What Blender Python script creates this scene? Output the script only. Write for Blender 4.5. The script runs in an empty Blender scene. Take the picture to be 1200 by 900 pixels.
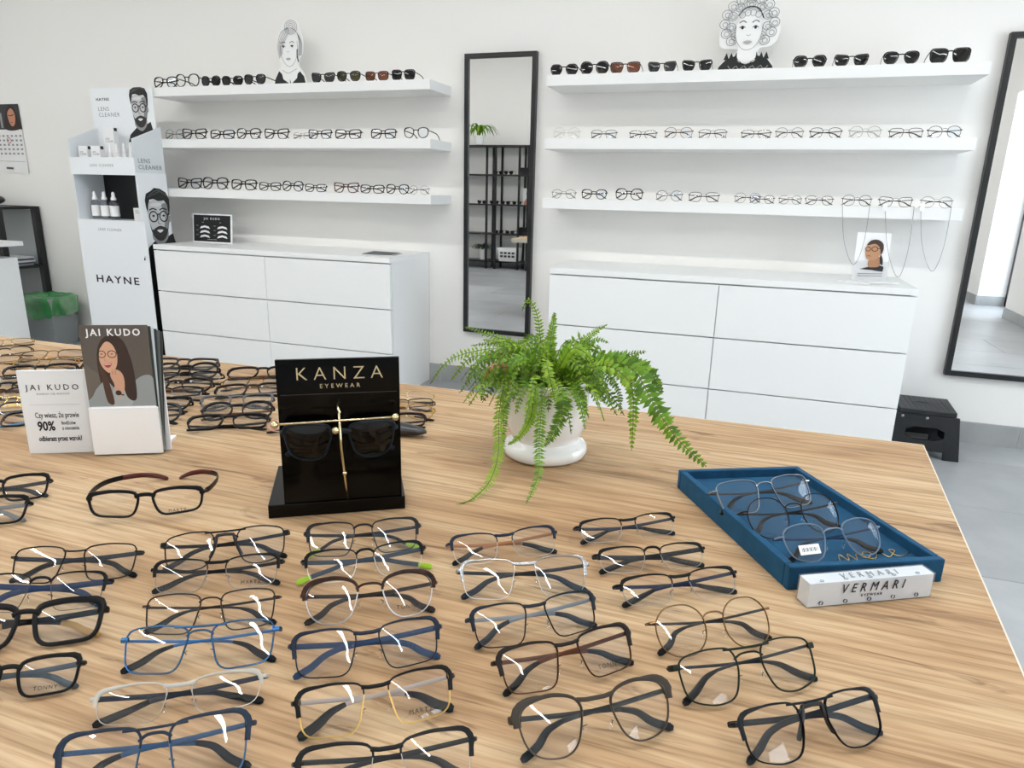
import bpy, math, random
from mathutils import Vector, Matrix, noise
random.seed(7)
sc = bpy.context.scene
COL = sc.collection
R = math.radians

# ------------------------------------------------------------------ camera
F_PX, PITCH, YAW, ROLL = 808.85, .2698, .3289, .0241
CAM = Vector((0, -3.7567, 1.1265))
FW = Vector((-math.sin(YAW)*math.cos(PITCH), math.cos(YAW)*math.cos(PITCH), -math.sin(PITCH)))
_r = Vector((math.cos(YAW), math.sin(YAW), 0)); _u = _r.cross(FW)
RT = _r*math.cos(ROLL) + _u*math.sin(ROLL)
UP = -_r*math.sin(ROLL) + _u*math.cos(ROLL)
cd = bpy.data.cameras.new('camera'); cam = bpy.data.objects.new('camera', cd); COL.objects.link(cam)
cd.sensor_width = 36; cd.lens = F_PX/1200*36; cd.clip_start = .02
cam.matrix_world = Matrix(((RT.x, UP.x, -FW.x, CAM.x), (RT.y, UP.y, -FW.y, CAM.y), (RT.z, UP.z, -FW.z, CAM.z), (0, 0, 0, 1)))
sc.camera = cam

# ------------------------------------------------------------------ sky, exposure, render settings
w = bpy.data.worlds.new('overcast_sky'); sc.world = w; w.use_nodes = True
w.node_tree.nodes['Background'].inputs[0].default_value = (.80, .90, 1.0, 1)
w.node_tree.nodes['Background'].inputs[1].default_value = 8.0
sc.view_settings.view_transform = 'Standard'; sc.view_settings.look = 'None'
sc.view_settings.exposure = 0.15; sc.view_settings.gamma = 1
LED_POWER = 36.0
cy = sc.cycles
cy.use_denoising = True; cy.max_bounces = 8; cy.diffuse_bounces = 5; cy.glossy_bounces = 5
cy.transmission_bounces = 8; cy.transparent_max_bounces = 40; cy.caustics_reflective = False; cy.caustics_refractive = False
cy.sample_clamp_indirect = 6

# ------------------------------------------------------------------ points of the room seen from the camera station
def ray(x, y): return (FW + RT*((x-600)/F_PX) - UP*((y-450)/F_PX)).normalized()
def onz(x, y, z): d = ray(x, y); return CAM + d*((z-CAM.z)/d.z)
def ony(x, y, Y): d = ray(x, y); return CAM + d*((Y-CAM.y)/d.y)

# ------------------------------------------------------------------ materials
def lin(c):
    if isinstance(c, str):
        c = [int(c[i:i+2], 16)/255 for i in (0, 2, 4)]
    return tuple(v/12.92 if v <= .04045 else ((v+.055)/1.055)**2.4 for v in c)
MC = {}
def nmat(name):
    m = bpy.data.materials.new(name); m.use_nodes = True; nt = m.node_tree
    return m, nt, nt.nodes, nt.links, nt.nodes['Principled BSDF']
def mat(col, rough=.5, metal=0, coat=0, spec=.5, var=0, bump=0, scale=40, trans=0, emit=0):
    key = (col, rough, metal, coat, spec, var, bump, scale, trans, emit)
    if key in MC: return MC[key]
    m, nt, N, L, b = nmat('mat_'+str(len(MC)))
    c = lin(col)
    b.inputs['Base Color'].default_value = (*c, 1); b.inputs['Roughness'].default_value = rough
    b.inputs['Metallic'].default_value = metal; b.inputs['Coat Weight'].default_value = coat
    b.inputs['Specular IOR Level'].default_value = spec
    b.inputs['Transmission Weight'].default_value = trans
    if emit:
        b.inputs['Emission Color'].default_value = (*c, 1); b.inputs['Emission Strength'].default_value = emit
    if var or bump:
        tc = N.new('ShaderNodeTexCoord'); no = N.new('ShaderNodeTexNoise'); no.inputs['Scale'].default_value = scale
        no.inputs['Detail'].default_value = 4; L.new(tc.outputs['Object'], no.inputs['Vector'])
        if var:
            r = N.new('ShaderNodeValToRGB'); r.color_ramp.elements[0].position = .3; r.color_ramp.elements[1].position = .7
            r.color_ramp.elements[0].color = (*[max(0, v*(1-var)) for v in c], 1); r.color_ramp.elements[1].color = (*[min(1, v*(1+var)) for v in c], 1)
            L.new(no.outputs['Fac'], r.inputs['Fac']); L.new(r.outputs['Color'], b.inputs['Base Color'])
        if bump:
            bp = N.new('ShaderNodeBump'); bp.inputs['Strength'].default_value = bump; bp.inputs['Distance'].default_value = .002
            L.new(no.outputs['Fac'], bp.inputs['Height']); L.new(bp.outputs['Normal'], b.inputs['Normal'])
    MC[key] = m; return m
def lens_mat(name, tint, refl=.05, edge=.5, gcol=(1, 1, 1), grad=None):
    m, nt, N, L, b = nmat(name); N.remove(b)
    out = N['Material Output']; mx = N.new('ShaderNodeMixShader'); tr = N.new('ShaderNodeBsdfTransparent'); gl = N.new('ShaderNodeBsdfGlossy')
    tr.inputs[0].default_value = (*tint, 1); gl.inputs['Color'].default_value = (*gcol, 1); gl.inputs['Roughness'].default_value = .01
    lw = N.new('ShaderNodeLayerWeight'); lw.inputs['Blend'].default_value = .5
    p = N.new('ShaderNodeMath'); p.operation = 'POWER'; p.inputs[1].default_value = 4
    q = N.new('ShaderNodeMath'); q.operation = 'MULTIPLY_ADD'; q.inputs[1].default_value = edge; q.inputs[2].default_value = refl
    L.new(lw.outputs['Facing'], p.inputs[0]); L.new(p.outputs[0], q.inputs[0]); L.new(q.outputs[0], mx.inputs[0])
    L.new(tr.outputs[0], mx.inputs[1]); L.new(gl.outputs[0], mx.inputs[2]); L.new(mx.outputs[0], out.inputs[0])
    return m
LENS = lens_mat('clear_lens', (.982, .982, .982), .024, .28)
LENSB = lens_mat('blue_coated_lens', (.968, .977, .988), .03, .28, (.7, .85, 1))
def sun_mat(col, a=.5): return lens_mat('sun_lens_'+col, tuple(v*a for v in lin(col)), .05, .5)
SUN = {'black': sun_mat('2a2a2c'), 'grey': sun_mat('808284', .8), 'brown': sun_mat('bd9074', .8), 'green': sun_mat('8a8650', .8), 'navy': lens_mat('navy_sun_lens', (.02, .025, .035), .035, .5)}
ACRYL = lens_mat('clear_acrylic', (.97, .975, .98), .10, .5)
METAL = lambda c='c8c8c8', r=.25: mat(c, r, 1)
WHITE = mat('f2f2f0', .45, bump=.03, scale=300)
MELAMINE = mat('f3f4f3', .35)
BLACKM = mat('131416', .4, bump=.05, scale=200)

def wood_mat():
    m, nt, N, L, b = nmat('oak_laminate')
    tc = N.new('ShaderNodeTexCoord')
    def mp(sx, sy, rot=.0):
        n = N.new('ShaderNodeMapping'); n.inputs['Scale'].default_value = (sx, sy, 1); n.inputs['Rotation'].default_value = (0, 0, rot)
        L.new(tc.outputs['Object'], n.inputs['Vector']); return n
    def noi(mpn, sc_, det=6, dist=0, rough=.6):
        n = N.new('ShaderNodeTexNoise'); n.inputs['Scale'].default_value = sc_; n.inputs['Detail'].default_value = det
        n.inputs['Distortion'].default_value = dist; n.inputs['Roughness'].default_value = rough
        L.new(mpn.outputs[0], n.inputs['Vector']); return n
    def ramp(src, stops):
        r = N.new('ShaderNodeValToRGB'); e = r.color_ramp.elements
        while len(e) < len(stops): e.new(.5)
        for k, (p, c) in enumerate(stops): e[k].position = p; e[k].color = (*c, 1)
        L.new(src, r.inputs['Fac']); return r
    def mix(kind, f, a, b_):
        x = N.new('ShaderNodeMix'); x.data_type = 'RGBA'; x.blend_type = kind
        if isinstance(f, float): x.inputs['Factor'].default_value = f
        else: L.new(f, x.inputs['Factor'])
        L.new(a, x.inputs[6]); L.new(b_, x.inputs[7]); return x.outputs[2]
    R0 = .06
    broad = ramp(noi(mp(1.1, 7, R0), 1.6, 5, .9).outputs['Fac'], [(.27, lin('967758')), (.42, lin('b3926d')), (.58, lin('c4a884')), (.76, lin('ceb694'))])
    ringc = N.new('ShaderNodeTexWave'); ringc.wave_type = 'BANDS'; ringc.bands_direction = 'Y'; ringc.inputs['Scale'].default_value = 9
    ringc.inputs['Distortion'].default_value = 9; ringc.inputs['Detail'].default_value = 3; ringc.inputs['Detail Scale'].default_value = .9
    L.new(mp(.35, 2.2, R0).outputs[0], ringc.inputs['Vector'])
    rings = ramp(ringc.outputs['Fac'], [(.0, (.74, .68, .62)), (.4, (1, 1, 1)), (1, (1.0, 1.0, 1.0))])
    fine = ramp(noi(mp(7, 230, R0), 1.0, 3, .2).outputs['Fac'], [(.36, (.62, .56, .5)), (.52, (1, 1, 1))])
    fib = ramp(noi(mp(2.2, 60, R0), 1.3, 5, .5).outputs['Fac'], [(.33, (.74, .69, .62)), (.5, (1, 1, 1)), (.8, (1.06, 1.05, 1.03))])
    knot = ramp(noi(mp(2.2, 11, R0), 2.2, 4, 1.4).outputs['Fac'], [(.31, (.42, .34, .28)), (.385, (1, 1, 1))])
    c = mix('MULTIPLY', .55, broad.outputs[0], rings.outputs[0]); c = mix('MULTIPLY', .82, c, fib.outputs[0])
    c = mix('MULTIPLY', .7, c, fine.outputs[0]); c = mix('MULTIPLY', .8, c, knot.outputs[0])
    L.new(c, b.inputs['Base Color']); b.inputs['Roughness'].default_value = .5; b.inputs['Specular IOR Level'].default_value = .35
    bp = N.new('ShaderNodeBump'); bp.inputs['Strength'].default_value = .12; bp.inputs['Distance'].default_value = .0005
    L.new(fine.outputs[0], bp.inputs['Height']); L.new(bp.outputs[0], b.inputs['Normal'])
    return m
WOOD = wood_mat()
def tile_mat(c='a9abab'):
    m, nt, N, L, b = nmat('porcelain_tile')
    tc = N.new('ShaderNodeTexCoord'); g = N.new('ShaderNodeNewGeometry')
    no = N.new('ShaderNodeTexNoise'); no.inputs['Scale'].default_value = 2.2; no.inputs['Detail'].default_value = 7; no.inputs['Roughness'].default_value = .62
    L.new(g.outputs['Position'], no.inputs['Vector'])
    r = N.new('ShaderNodeValToRGB'); l = lin(c); r.color_ramp.elements[0].position = .3; r.color_ramp.elements[1].position = .72
    r.color_ramp.elements[0].color = (*[v*.82 for v in l], 1); r.color_ramp.elements[1].color = (*[min(1, v*1.15) for v in l], 1)
    L.new(no.outputs['Fac'], r.inputs['Fac'])
    oi = N.new('ShaderNodeObjectInfo'); mr = N.new('ShaderNodeMapRange'); mr.inputs['To Min'].default_value = .84; mr.inputs['To Max'].default_value = 1.1
    L.new(oi.outputs['Random'], mr.inputs['Value'])
    x = N.new('ShaderNodeMix'); x.data_type = 'RGBA'; x.blend_type = 'MULTIPLY'; x.inputs['Factor'].default_value = 1
    L.new(r.outputs[0], x.inputs[6]); L.new(mr.outputs[0], x.inputs[7]); L.new(x.outputs[2], b.inputs['Base Color'])
    b.inputs['Roughness'].default_value = .32
    return m
TILE = tile_mat('a9acae'); GROUT = mat('8d8e8c', .9, bump=.1)

# ------------------------------------------------------------------ mesh helper
class MB:
    def __init__(s): s.v = []; s.f = []; s.m = []
    def add(s, vs, fs, mi=0):
        o = len(s.v); s.v += [Vector(p) for p in vs]; s.f += [tuple(i+o for i in f) for f in fs]; s.m += [mi]*len(fs); return s
    def box(s, x0, y0, z0, x1, y1, z1, mi=0):
        vs = [(x0, y0, z0), (x1, y0, z0), (x1, y1, z0), (x0, y1, z0), (x0, y0, z1), (x1, y0, z1), (x1, y1, z1), (x0, y1, z1)]
        return s.add(vs, [(0, 3, 2, 1), (4, 5, 6, 7), (0, 1, 5, 4), (1, 2, 6, 5), (2, 3, 7, 6), (3, 0, 4, 7)], mi)
    def prism(s, poly, z0, z1, mi=0):
        n = len(poly); vs = [(x, y, z0) for x, y in poly]+[(x, y, z1) for x, y in poly]
        return s.add(vs, [tuple(range(n-1, -1, -1)), tuple(range(n, 2*n))]+[(i, (i+1) % n, n+(i+1) % n, n+i) for i in range(n)], mi)
    def slab(s, poly3, d, mi=0):
        n = len(poly3); P = [Vector(p) for p in poly3]; d = Vector(d)
        return s.add(P+[p+d for p in P], [tuple(range(n-1, -1, -1)), tuple(range(n, 2*n))]+[(i, (i+1) % n, n+(i+1) % n, n+i) for i in range(n)], mi)
    def sweep(s, pts, flat, hs, ts, closed=False, ns=8, cap=True, mi=0, sq=.75, off=0):
        """section: half-height hs along (tangent x flat), half-thickness ts along flat"""
        P = [Vector(p) for p in pts]; n = len(P); vs = []
        for i in range(n):
            a = P[i-1] if (closed or i > 0) else P[i]; b = P[(i+1) % n] if (closed or i < n-1) else P[i]
            t = (b-a); t = t.normalized() if t.length > 1e-12 else Vector((1, 0, 0))
            fl = Vector(flat); fl = (fl-t*fl.dot(t)).normalized(); h = t.cross(fl).normalized()
            hh = hs[i] if isinstance(hs, (list, tuple)) else hs; tt = ts[i] if isinstance(ts, (list, tuple)) else ts
            for k in range(ns):
                q = 2*math.pi*(k+.5)/ns; c, d = math.cos(q), math.sin(q)
                c = math.copysign(abs(c)**sq, c); d = math.copysign(abs(d)**sq, d)
                vs.append(P[i]+h*(c*hh+off*hh)+fl*(d*tt))
        fs = []
        for i in range(n if closed else n-1):
            for k in range(ns):
                j = (i+1) % n; fs.append((i*ns+k, i*ns+(k+1) % ns, j*ns+(k+1) % ns, j*ns+k))
        if not closed and cap: fs += [tuple(range(ns-1, -1, -1)), tuple(range((n-1)*ns, n*ns))]
        return s.add(vs, fs, mi)
    def tube(s, pts, r, ns=6, closed=False, mi=0):
        P = [Vector(p) for p in pts]; d = P[-1]-P[0]
        fl = Vector((0, 0, 1)) if abs(d.normalized().z) < .8 else Vector((1, 0, 0))
        return s.sweep(pts, fl, r, r, closed, ns, True, mi, 1)
    def lathe(s, prof, n=24, c=(0, 0), mi=0):
        vs = []; fs = []
        for r, z in prof:
            for k in range(n):
                a = 2*math.pi*k/n; vs.append((c[0]+r*math.cos(a), c[1]+r*math.sin(a), z))
        for i in range(len(prof)-1):
            for k in range(n): fs.append((i*n+k, i*n+(k+1) % n, (i+1)*n+(k+1) % n, (i+1)*n+k))
        if prof[0][0] > 1e-6: fs.append(tuple(range(n-1, -1, -1)))
        if prof[-1][0] > 1e-6: fs.append(tuple(range((len(prof)-1)*n, len(prof)*n)))
        return s.add(vs, fs, mi)
    def ball(s, c, r, n=8, mi=0):
        rr = r if isinstance(r, (tuple, list)) else (r, r, r); vs = []; fs = []; c = Vector(c); m = n//2+1
        for i in range(m+1):
            th = math.pi*i/m
            for k in range(n):
                a = 2*math.pi*k/n; vs.append(c+Vector((rr[0]*math.sin(th)*math.cos(a), rr[1]*math.sin(th)*math.sin(a), -rr[2]*math.cos(th))))
        for i in range(m):
            for k in range(n): fs.append((i*n+k, i*n+(k+1) % n, (i+1)*n+(k+1) % n, (i+1)*n+k))
        return s.add(vs, fs, mi)
    def xf(s, M): s.v = [M @ p for p in s.v]; return s
def clean(mb):
    fs = []; ms = []
    for f, m in zip(mb.f, mb.m):
        fs.append(f); ms.append(m)
    return fs, ms
def obj(name, mb, m, parent=None, smooth=False, bevel=0, kind=None, loc=None):
    me = bpy.data.meshes.new(name)
    me.from_pydata([tuple(p) for p in mb.v], [], mb.f)
    for mm in (m if isinstance(m, (list, tuple)) else [m]): me.materials.append(mm)
    if any(mb.m): me.polygons.foreach_set('material_index', mb.m)
    if smooth: me.polygons.foreach_set('use_smooth', [True]*len(me.polygons))
    me.validate(); me.update()
    o = bpy.data.objects.new(name, me); COL.objects.link(o)
    if parent: o.parent = parent
    if loc: o.location = loc
    if smooth == 2:
        try: me.set_sharp_from_angle(angle=R(40))
        except Exception: pass
    if bevel:
        b = o.modifiers.new('bevel', 'BEVEL'); b.width = bevel; b.segments = 2; b.limit_method = 'ANGLE'
    if kind: o['kind'] = kind
    return o
def tag(o, label=None, cat=None, group=None, kind=None):
    if label: o['label'] = label
    if cat: o['category'] = cat
    if group: o['group'] = group
    if kind: o['kind'] = kind
    return o
def thing(name, label, cat, loc=(0, 0, 0), rotz=0, group=None, M=None):
    o = bpy.data.objects.new(name, None); o.empty_display_size = .05; COL.objects.link(o)
    if M is not None: o.matrix_world = M
    else: o.location = loc; o.rotation_euler = (0, 0, rotz)
    return tag(o, label, cat, group)
def frameM(o, x, y, z):
    return Matrix(((x[0], y[0], z[0], o[0]), (x[1], y[1], z[1], o[1]), (x[2], y[2], z[2], o[2]), (0, 0, 0, 1)))
def crom(P, n=6, closed=False):
    P = [Vector(p) for p in P]; m = len(P); out = []
    for i in range(m if closed else m-1):
        if closed: a, b, c, d = P[i-1], P[i], P[(i+1) % m], P[(i+2) % m]
        else: a, b, c, d = P[max(0, i-1)], P[i], P[i+1], P[min(m-1, i+2)]
        for k in range(n):
            t = k/n; out.append(.5*((2*b)+(c-a)*t+(2*a-5*b+4*c-d)*t*t+(3*b-a-3*c+d)*t**3))
    if not closed: out.append(P[-1])
    return out

# ------------------------------------------------------------------ flat print: text and drawn pictures
def text(s, size, m, parent, pos, name='lettering', rx=90, rz=0, space=1, sx=1, ext=.0002, align='CENTER', M=None, bold=0, shear=0):
    c = bpy.data.curves.new(name, 'FONT'); c.body = s; c.size = size; c.space_character = space; c.align_x = align; c.align_y = 'CENTER'
    c.extrude = ext; c.resolution_u = 2; c.offset = bold; c.shear = shear
    t = bpy.data.objects.new(name, c); COL.objects.link(t)
    dg = bpy.context.evaluated_depsgraph_get(); me = bpy.data.meshes.new_from_object(t.evaluated_get(dg))
    bpy.data.objects.remove(t); me.materials.clear(); me.materials.append(m); me.name = name
    o = bpy.data.objects.new(name, me); COL.objects.link(o); o.parent = parent
    if M is not None: o.matrix_local = M @ Matrix.Diagonal((sx, 1, 1, 1))
    else: o.matrix_local = Matrix.Translation(pos) @ Matrix.Rotation(R(rz), 4, 'Z') @ Matrix.Rotation(R(rx), 4, 'X') @ Matrix.Diagonal((sx, 1, 1, 1))
    return o
class Art:
    """ink areas in the plane (u right, v up), thin layers of print laid on each other"""
    def __init__(s, step=.00012, clip=None): s.mb = MB(); s.mats = []; s.k = 0; s.step = step; s.clip = clip
    def mi(s, c):
        m = mat(c, .6)
        if m not in s.mats: s.mats.append(m)
        return s.mats.index(m)
    def poly(s, pts, c, smooth=False):
        s.k += 1; P = [(p[0], p[1], 0) for p in pts]
        if smooth: P = crom(P, 5, True)
        z = s.k*s.step; s.mb.add([(p[0], p[1], z) for p in P], [tuple(range(len(P)))], s.mi(c)); return s
    def ell(s, x, y, a, b, c, n=24, a0=0, a1=360):
        return s.poly([(x+a*math.cos(R(a0+(a1-a0)*k/n)), y+b*math.sin(R(a0+(a1-a0)*k/n))) for k in range(n if a1-a0 == 360 else n+1)], c)
    def line(s, pts, wd, c, closed=False, smooth=True):
        s.k += 1; z = s.k*s.step; P = crom([(p[0], p[1], 0) for p in pts], 5, closed) if smooth else [Vector((p[0], p[1], 0)) for p in pts]
        n = len(P); vs = []
        for i in range(n):
            a = P[i-1] if closed or i else P[i]; b = P[(i+1) % n] if closed or i < n-1 else P[i]
            t = (b-a).normalized() if (b-a).length > 1e-9 else Vector((1, 0, 0)); q = Vector((-t.y, t.x, 0))*wd/2
            vs += [(P[i]+q)+Vector((0, 0, z)), (P[i]-q)+Vector((0, 0, z))]
        fs = [(2*i+1, 2*((i+1) % n)+1, 2*((i+1) % n), 2*i) for i in range(n if closed else n-1)]
        s.mb.add(vs, fs, s.mi(c)); return s
    def ring(s, x, y, a, b, wd, c): return s.line([(x+a*math.cos(R(k*30)), y+b*math.sin(R(k*30))) for k in range(12)], wd, c, True)
    def put(s, parent, M, sx=1, sy=1, name='printed_picture'):
        if s.clip: c0 = s.clip; s.mb.v = [Vector((min(max(p.x, c0[0]), c0[2]), min(max(p.y, c0[1]), c0[3]), p.z)) for p in s.mb.v]
        s.mb.v = [Vector((p.x*sx, p.y*sy, p.z)) for p in s.mb.v]
        o = obj(name, s.mb, s.mats, parent); o.matrix_local = M; return o
def face_front(o, dx=0): return Matrix.Translation(o) @ Matrix.Rotation(R(90), 4, 'X')   # u->x, v->z, facing -y
def face_right(o): return Matrix.Translation(o) @ Matrix.Rotation(R(90), 4, 'Z') @ Matrix.Rotation(R(90), 4, 'X')   # facing +x, u->y

# ================================================================== THE ROOM
XL, XR, YB, ZC = -6.6, 2.5, -6.6, 3.2
WALLM = mat('f2f0ec', .85, bump=.06, scale=180)
def struct(name, mb, m, **k):
    o = obj(name, mb, m, None, **k); o['kind'] = 'structure'; return o
fl = struct('floor', MB().box(XL-.2, YB-.2, -.12, XR+.4, .2, -.012), GROUT)
tm = MB().box(-.598, -.2885, -.012, .598, .2885, 0)
proto = obj('tile', tm, TILE, fl, bevel=.0015)
first = True
row = 0; y = -.28-.29
rows = [(-.28+.29-.0)]
yy = -.28+.29
while yy > YB-.3:
    off = -.45 if row % 2 == 0 else .15
    x = off-1.2*6
    while x < XR+.9:
        if x > XL-.5:
            o = proto if first else proto.copy()
            if not first: COL.objects.link(o)
            o.location = (x, yy, 0); first = False
        x += 1.2
    yy -= .58; row += 1
struct('ceiling', MB().box(XL-.2, YB-.2, ZC, XR+.4, .2, ZC+.1), mat('f4f3f0', .9))
struct('wall_back', MB().box(XL-.2, 0, -.1, XR+.4, .2, ZC+.1), WALLM)
struct('wall_left', MB().box(XL-.2, YB, -.1, XL, 0, ZC+.1), WALLM)
struct('wall_front', MB().box(XL-.2, YB-.2, -.1, XR+.4, YB, ZC+.1), WALLM)
# right wall with shop window and doorway
wr = MB()
for (y0, y1, z0, z1) in ((YB, -5.65, 0, ZC), (-5.65, -4.65, 2.3, ZC), (-4.65, -2.3, 0, ZC), (-2.3, -.7, 0, .45), (-2.3, -.7, 2.35, ZC), (-.7, 0, 0, ZC)):
    wr.box(XR, y0, z0-.1 if z0 == 0 else z0, XR+.33, y1, z1)
struct('wall_right', wr, WALLM)
w1 = bpy.data.objects.new('window_1', None); COL.objects.link(w1); w1['kind'] = 'structure'; w1.location = (XR+.2, -1.5, 0)
FRM = mat('33363a', .4)
for (a, b) in (((-.8, .45), (-.74, 2.35)), ((.74, .45), (.8, 2.35)), ((-.03, .45), (.03, 2.35)), ((-.8, .45), (.8, .51)), ((-.8, 2.29), (.8, 2.35))):
    obj('window_frame', MB().box(0, a[0], a[1], .06, b[0], b[1]), FRM, w1)
obj('pane', MB().box(.027, -.75, .5, .033, .75, 2.3), ACRYL, w1)
d1 = bpy.data.objects.new('door_1', None); COL.objects.link(d1); d1['kind'] = 'structure'; d1.location = (XR+.28, -5.15, 0)
for (a, b) in (((-.5, 0), (-.44, 2.3)), ((.44, 0), (.5, 2.3)), ((-.5, 2.24), (.5, 2.3)), ((-.5, 0), (.5, .08))):
    obj('door_frame', MB().box(0, a[0], a[1], .05, b[0], b[1]), FRM, d1)
obj('pane', MB().box(.02, -.45, .08, .028, .45, 2.25), ACRYL, d1)
# skirting of cut floor tiles
SK = mat('a3a5a4', .4, var=.12, scale=5)
def skirting(name, p, q, nrm, h=.105, t=.012):
    p = Vector((*p, 0)); q = Vector((*q, 0)); L_ = (q-p).length; d = (q-p).normalized(); nn = Vector((*nrm, 0))
    e = struct(name, MB().slab([p, q, q+Vector((0, 0, h-.003)), p+Vector((0, 0, h-.003))], nn*(t-.003)), mat('d5d5d2', .8))
    n = max(1, round(L_/.6)); s_ = L_/n
    for k in range(n):
        a = p+d*(k*s_+.0015); b = p+d*((k+1)*s_-.0015)
        obj('tile', MB().slab([a, b, b+Vector((0, 0, h)), a+Vector((0, 0, h))], nn*t), SK, e)
skirting('baseboard_back', (XL, 0), (XR, 0), (0, -1))
skirting('baseboard_right', (XR, -4.65), (XR, 0), (-1, 0))
skirting('baseboard_right_far', (XR, YB), (XR, -5.65), (-1, 0))
skirting('baseboard_reveal', (XR, -5.65), (XR+.27, -5.65), (0, 1))
skirting('baseboard_front', (XL, YB), (XR, YB), (0, 1))
skirting('baseboard_left', (XL, YB), (XL, 0), (1, 0))
# daylight portals in the openings
def portal(loc, sx, sz):
    l = bpy.data.lights.new('daylight_opening', 'AREA'); l.shape = 'RECTANGLE'; l.size = sx; l.size_y = sz
    l.cycles.is_portal = True
    o = bpy.data.objects.new('daylight_opening', l); COL.objects.link(o); o.location = loc
    o.rotation_euler = (R(90), 0, R(90)); return o
portal((XR+.34, -1.5, 1.4), 1.6, 1.9); portal((XR+.35, -5.15, 1.15), 1.0, 2.3)
# ceiling LED lines
LEDM = mat('ffffff', .5, emit=LED_POWER)
def led(p, q, wd=.05, label=''):
    p = Vector(p); q = Vector(q); c = (p+q)/2; d = (q-p); L_ = d.length; a = math.atan2(d.y, d.x)
    t = thing('linear_lamp', label, 'ceiling light', (c.x, c.y, ZC), a, 'linear lamps under the ceiling')
    obj('housing', MB().box(-L_/2, -wd/2-.008, -.07, L_/2, wd/2+.008, -.004), mat('f0f0f0', .4), t)
    obj('diffuser', MB().box(-L_/2+.01, -wd/2, -.078, L_/2-.01, wd/2, -.0705), LEDM, t)
led((-6.2, -2.7, 0), (1.9, -2.7, 0), .09, 'long white linear ceiling lamp parallel to the shelf wall')
LAMPS2 = [((-2.5, -4.7, 0), (-.6, -5.7, 0)), ((.2, -4.5, 0), (1.9, -5.5, 0)), ((-5.4, -4.5, 0), (-3.6, -5.5, 0))]
for k, (a, b) in enumerate(LAMPS2):
    led(a, b, .075, ['slanting white linear ceiling lamp, middle of the three', 'slanting white linear ceiling lamp nearest the doorway', 'slanting white linear ceiling lamp nearest the left wall'][k])

# ================================================================== WALL SHELVES, DRESSERS, MIRRORS
SHX = {'l': (-3.546, -1.678), 'r': (-1.05, .818)}
SHZ = (1.684, 1.393, 1.106); SD = .269
for side, nm in (('l', 'left'), ('r', 'right')):
    for k, z in enumerate(SHZ):
        x0, x1 = SHX[side]
        if side == 'l': x0 += (0, .0, .03)[k]
        o = obj('wall_shelf', MB().box(0, -SD, -.05, x1-x0, -.001, 0), WHITE, bevel=.0015, loc=(x0, 0, z))
        tag(o, '%s floating white shelf of the %s wall group, carrying %s' % (('topmost', 'middle', 'lowest')[k], nm, ('sunglasses', 'optical frames', 'optical frames')[k]), 'shelf', 'floating shelves')
def dresser(x0, label):
    W, H, D = 1.6, .78, .48; t = thing('chest_of_drawers', label, 'dresser', (x0, 0, 0), 0, 'white six-drawer chests')
    obj('top_panel', MB().box(0, -D, H-.028, W, -.003, H), MELAMINE, t, bevel=.001)
    obj('side_panel', MB().box(.0, -D+.022, 0, .02, -.003, H-.028), MELAMINE, t)
    obj('side_panel', MB().box(W-.02, -D+.022, 0, W, -.003, H-.028), MELAMINE, t)
    obj('back_panel', MB().box(.02, -.012, .0, W-.02, -.004, H-.028), MELAMINE, t)
    obj('plinth', MB().box(.02, -D+.04, 0, W-.02, -.03, .04), MELAMINE, t)
    obj('carcass', MB().box(.02, -D+.035, .04, W-.02, -.013, H-.03), mat('eeeeee', .6), t)
    hh = (H-.028-.012)/3
    for r in range(3):
        for c in range(2):
            x = .0 if c == 0 else W/2; z1 = H-.028-.006-r*hh; z0 = z1-hh+.0055
            f = obj('drawer', MB().box(x+.0015, -D, z0, x+W/2-.0015, -D+.018, z1), MELAMINE, t, bevel=.001)
    return t
dresser(-1.819-1.6, 'white six-drawer chest left of the narrow mirror, beside the lens cleaner stand')
dresser(-.937, 'white six-drawer chest right of the narrow mirror, beside the black step stool')
def mirror(x0, x1, z0, z1, label, y=-.035):
    t = thing('wall_mirror', label, 'mirror', ((x0+x1)/2, 0, z0), 0); w2 = (x1-x0)/2; h = z1-z0; f = .024
    for (a, b, c, d) in ((-w2, 0, w2, f), (-w2, h-f, w2, h), (-w2, f, -w2+f, h-f), (w2-f, f, w2, h-f)):
        obj('frame_rail', MB().box(a, y, b, c, -.001, d), BLACKM, t, bevel=.001)
    gm = mat('f4f4f4', .0, 1)
    obj('mirror_glass', MB().box(-w2+f-.002, y+.012, f-.002, w2-f+.002, -.004, h-f+.002), gm, t)
mirror(-1.585, -1.178, .328, 1.84, 'narrow black-framed wall mirror between the two shelf groups, reflecting a black rack')
mirror(.925, 1.36, .332, 1.833, 'black-framed wall mirror at the right edge beside the step stool, reflecting a doorway')

# ================================================================== TABLE
TZ = .72
tb = thing('display_table', 'large oak-laminate display table covered with rows of eyeglasses', 'table', (-.95, -3.0, 0))
top = MB().slab([(-2.15, -3.6, TZ-.036), (.235, -3.6, TZ-.036), (.313, -2.45, TZ-.036), (-2.15, -2.478, TZ-.036)], (0, 0, .036))
top.v = [p-Vector((-.95, -3.0, 0)) for p in top.v]
obj('table_top', top, WOOD, tb)
ed = MB()
for a, b in (((.235, -3.6), (.313, -2.45)), ((.313, -2.45), (-2.15, -2.478)), ((-2.15, -2.478), (-2.15, -3.6))):
    a = Vector((*a, 0)); b = Vector((*b, 0)); d = (b-a).normalized(); n = Vector((d.y, -d.x, 0))
    ed.slab([a+Vector((.95, 3, TZ-.0365)), b+Vector((.95, 3, TZ-.0365)), b+Vector((.95, 3, TZ+.0003)), a+Vector((.95, 3, TZ+.0003))], n*.0016)
obj('edge_band', ed, mat('e6dccb', .5), tb)
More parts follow.
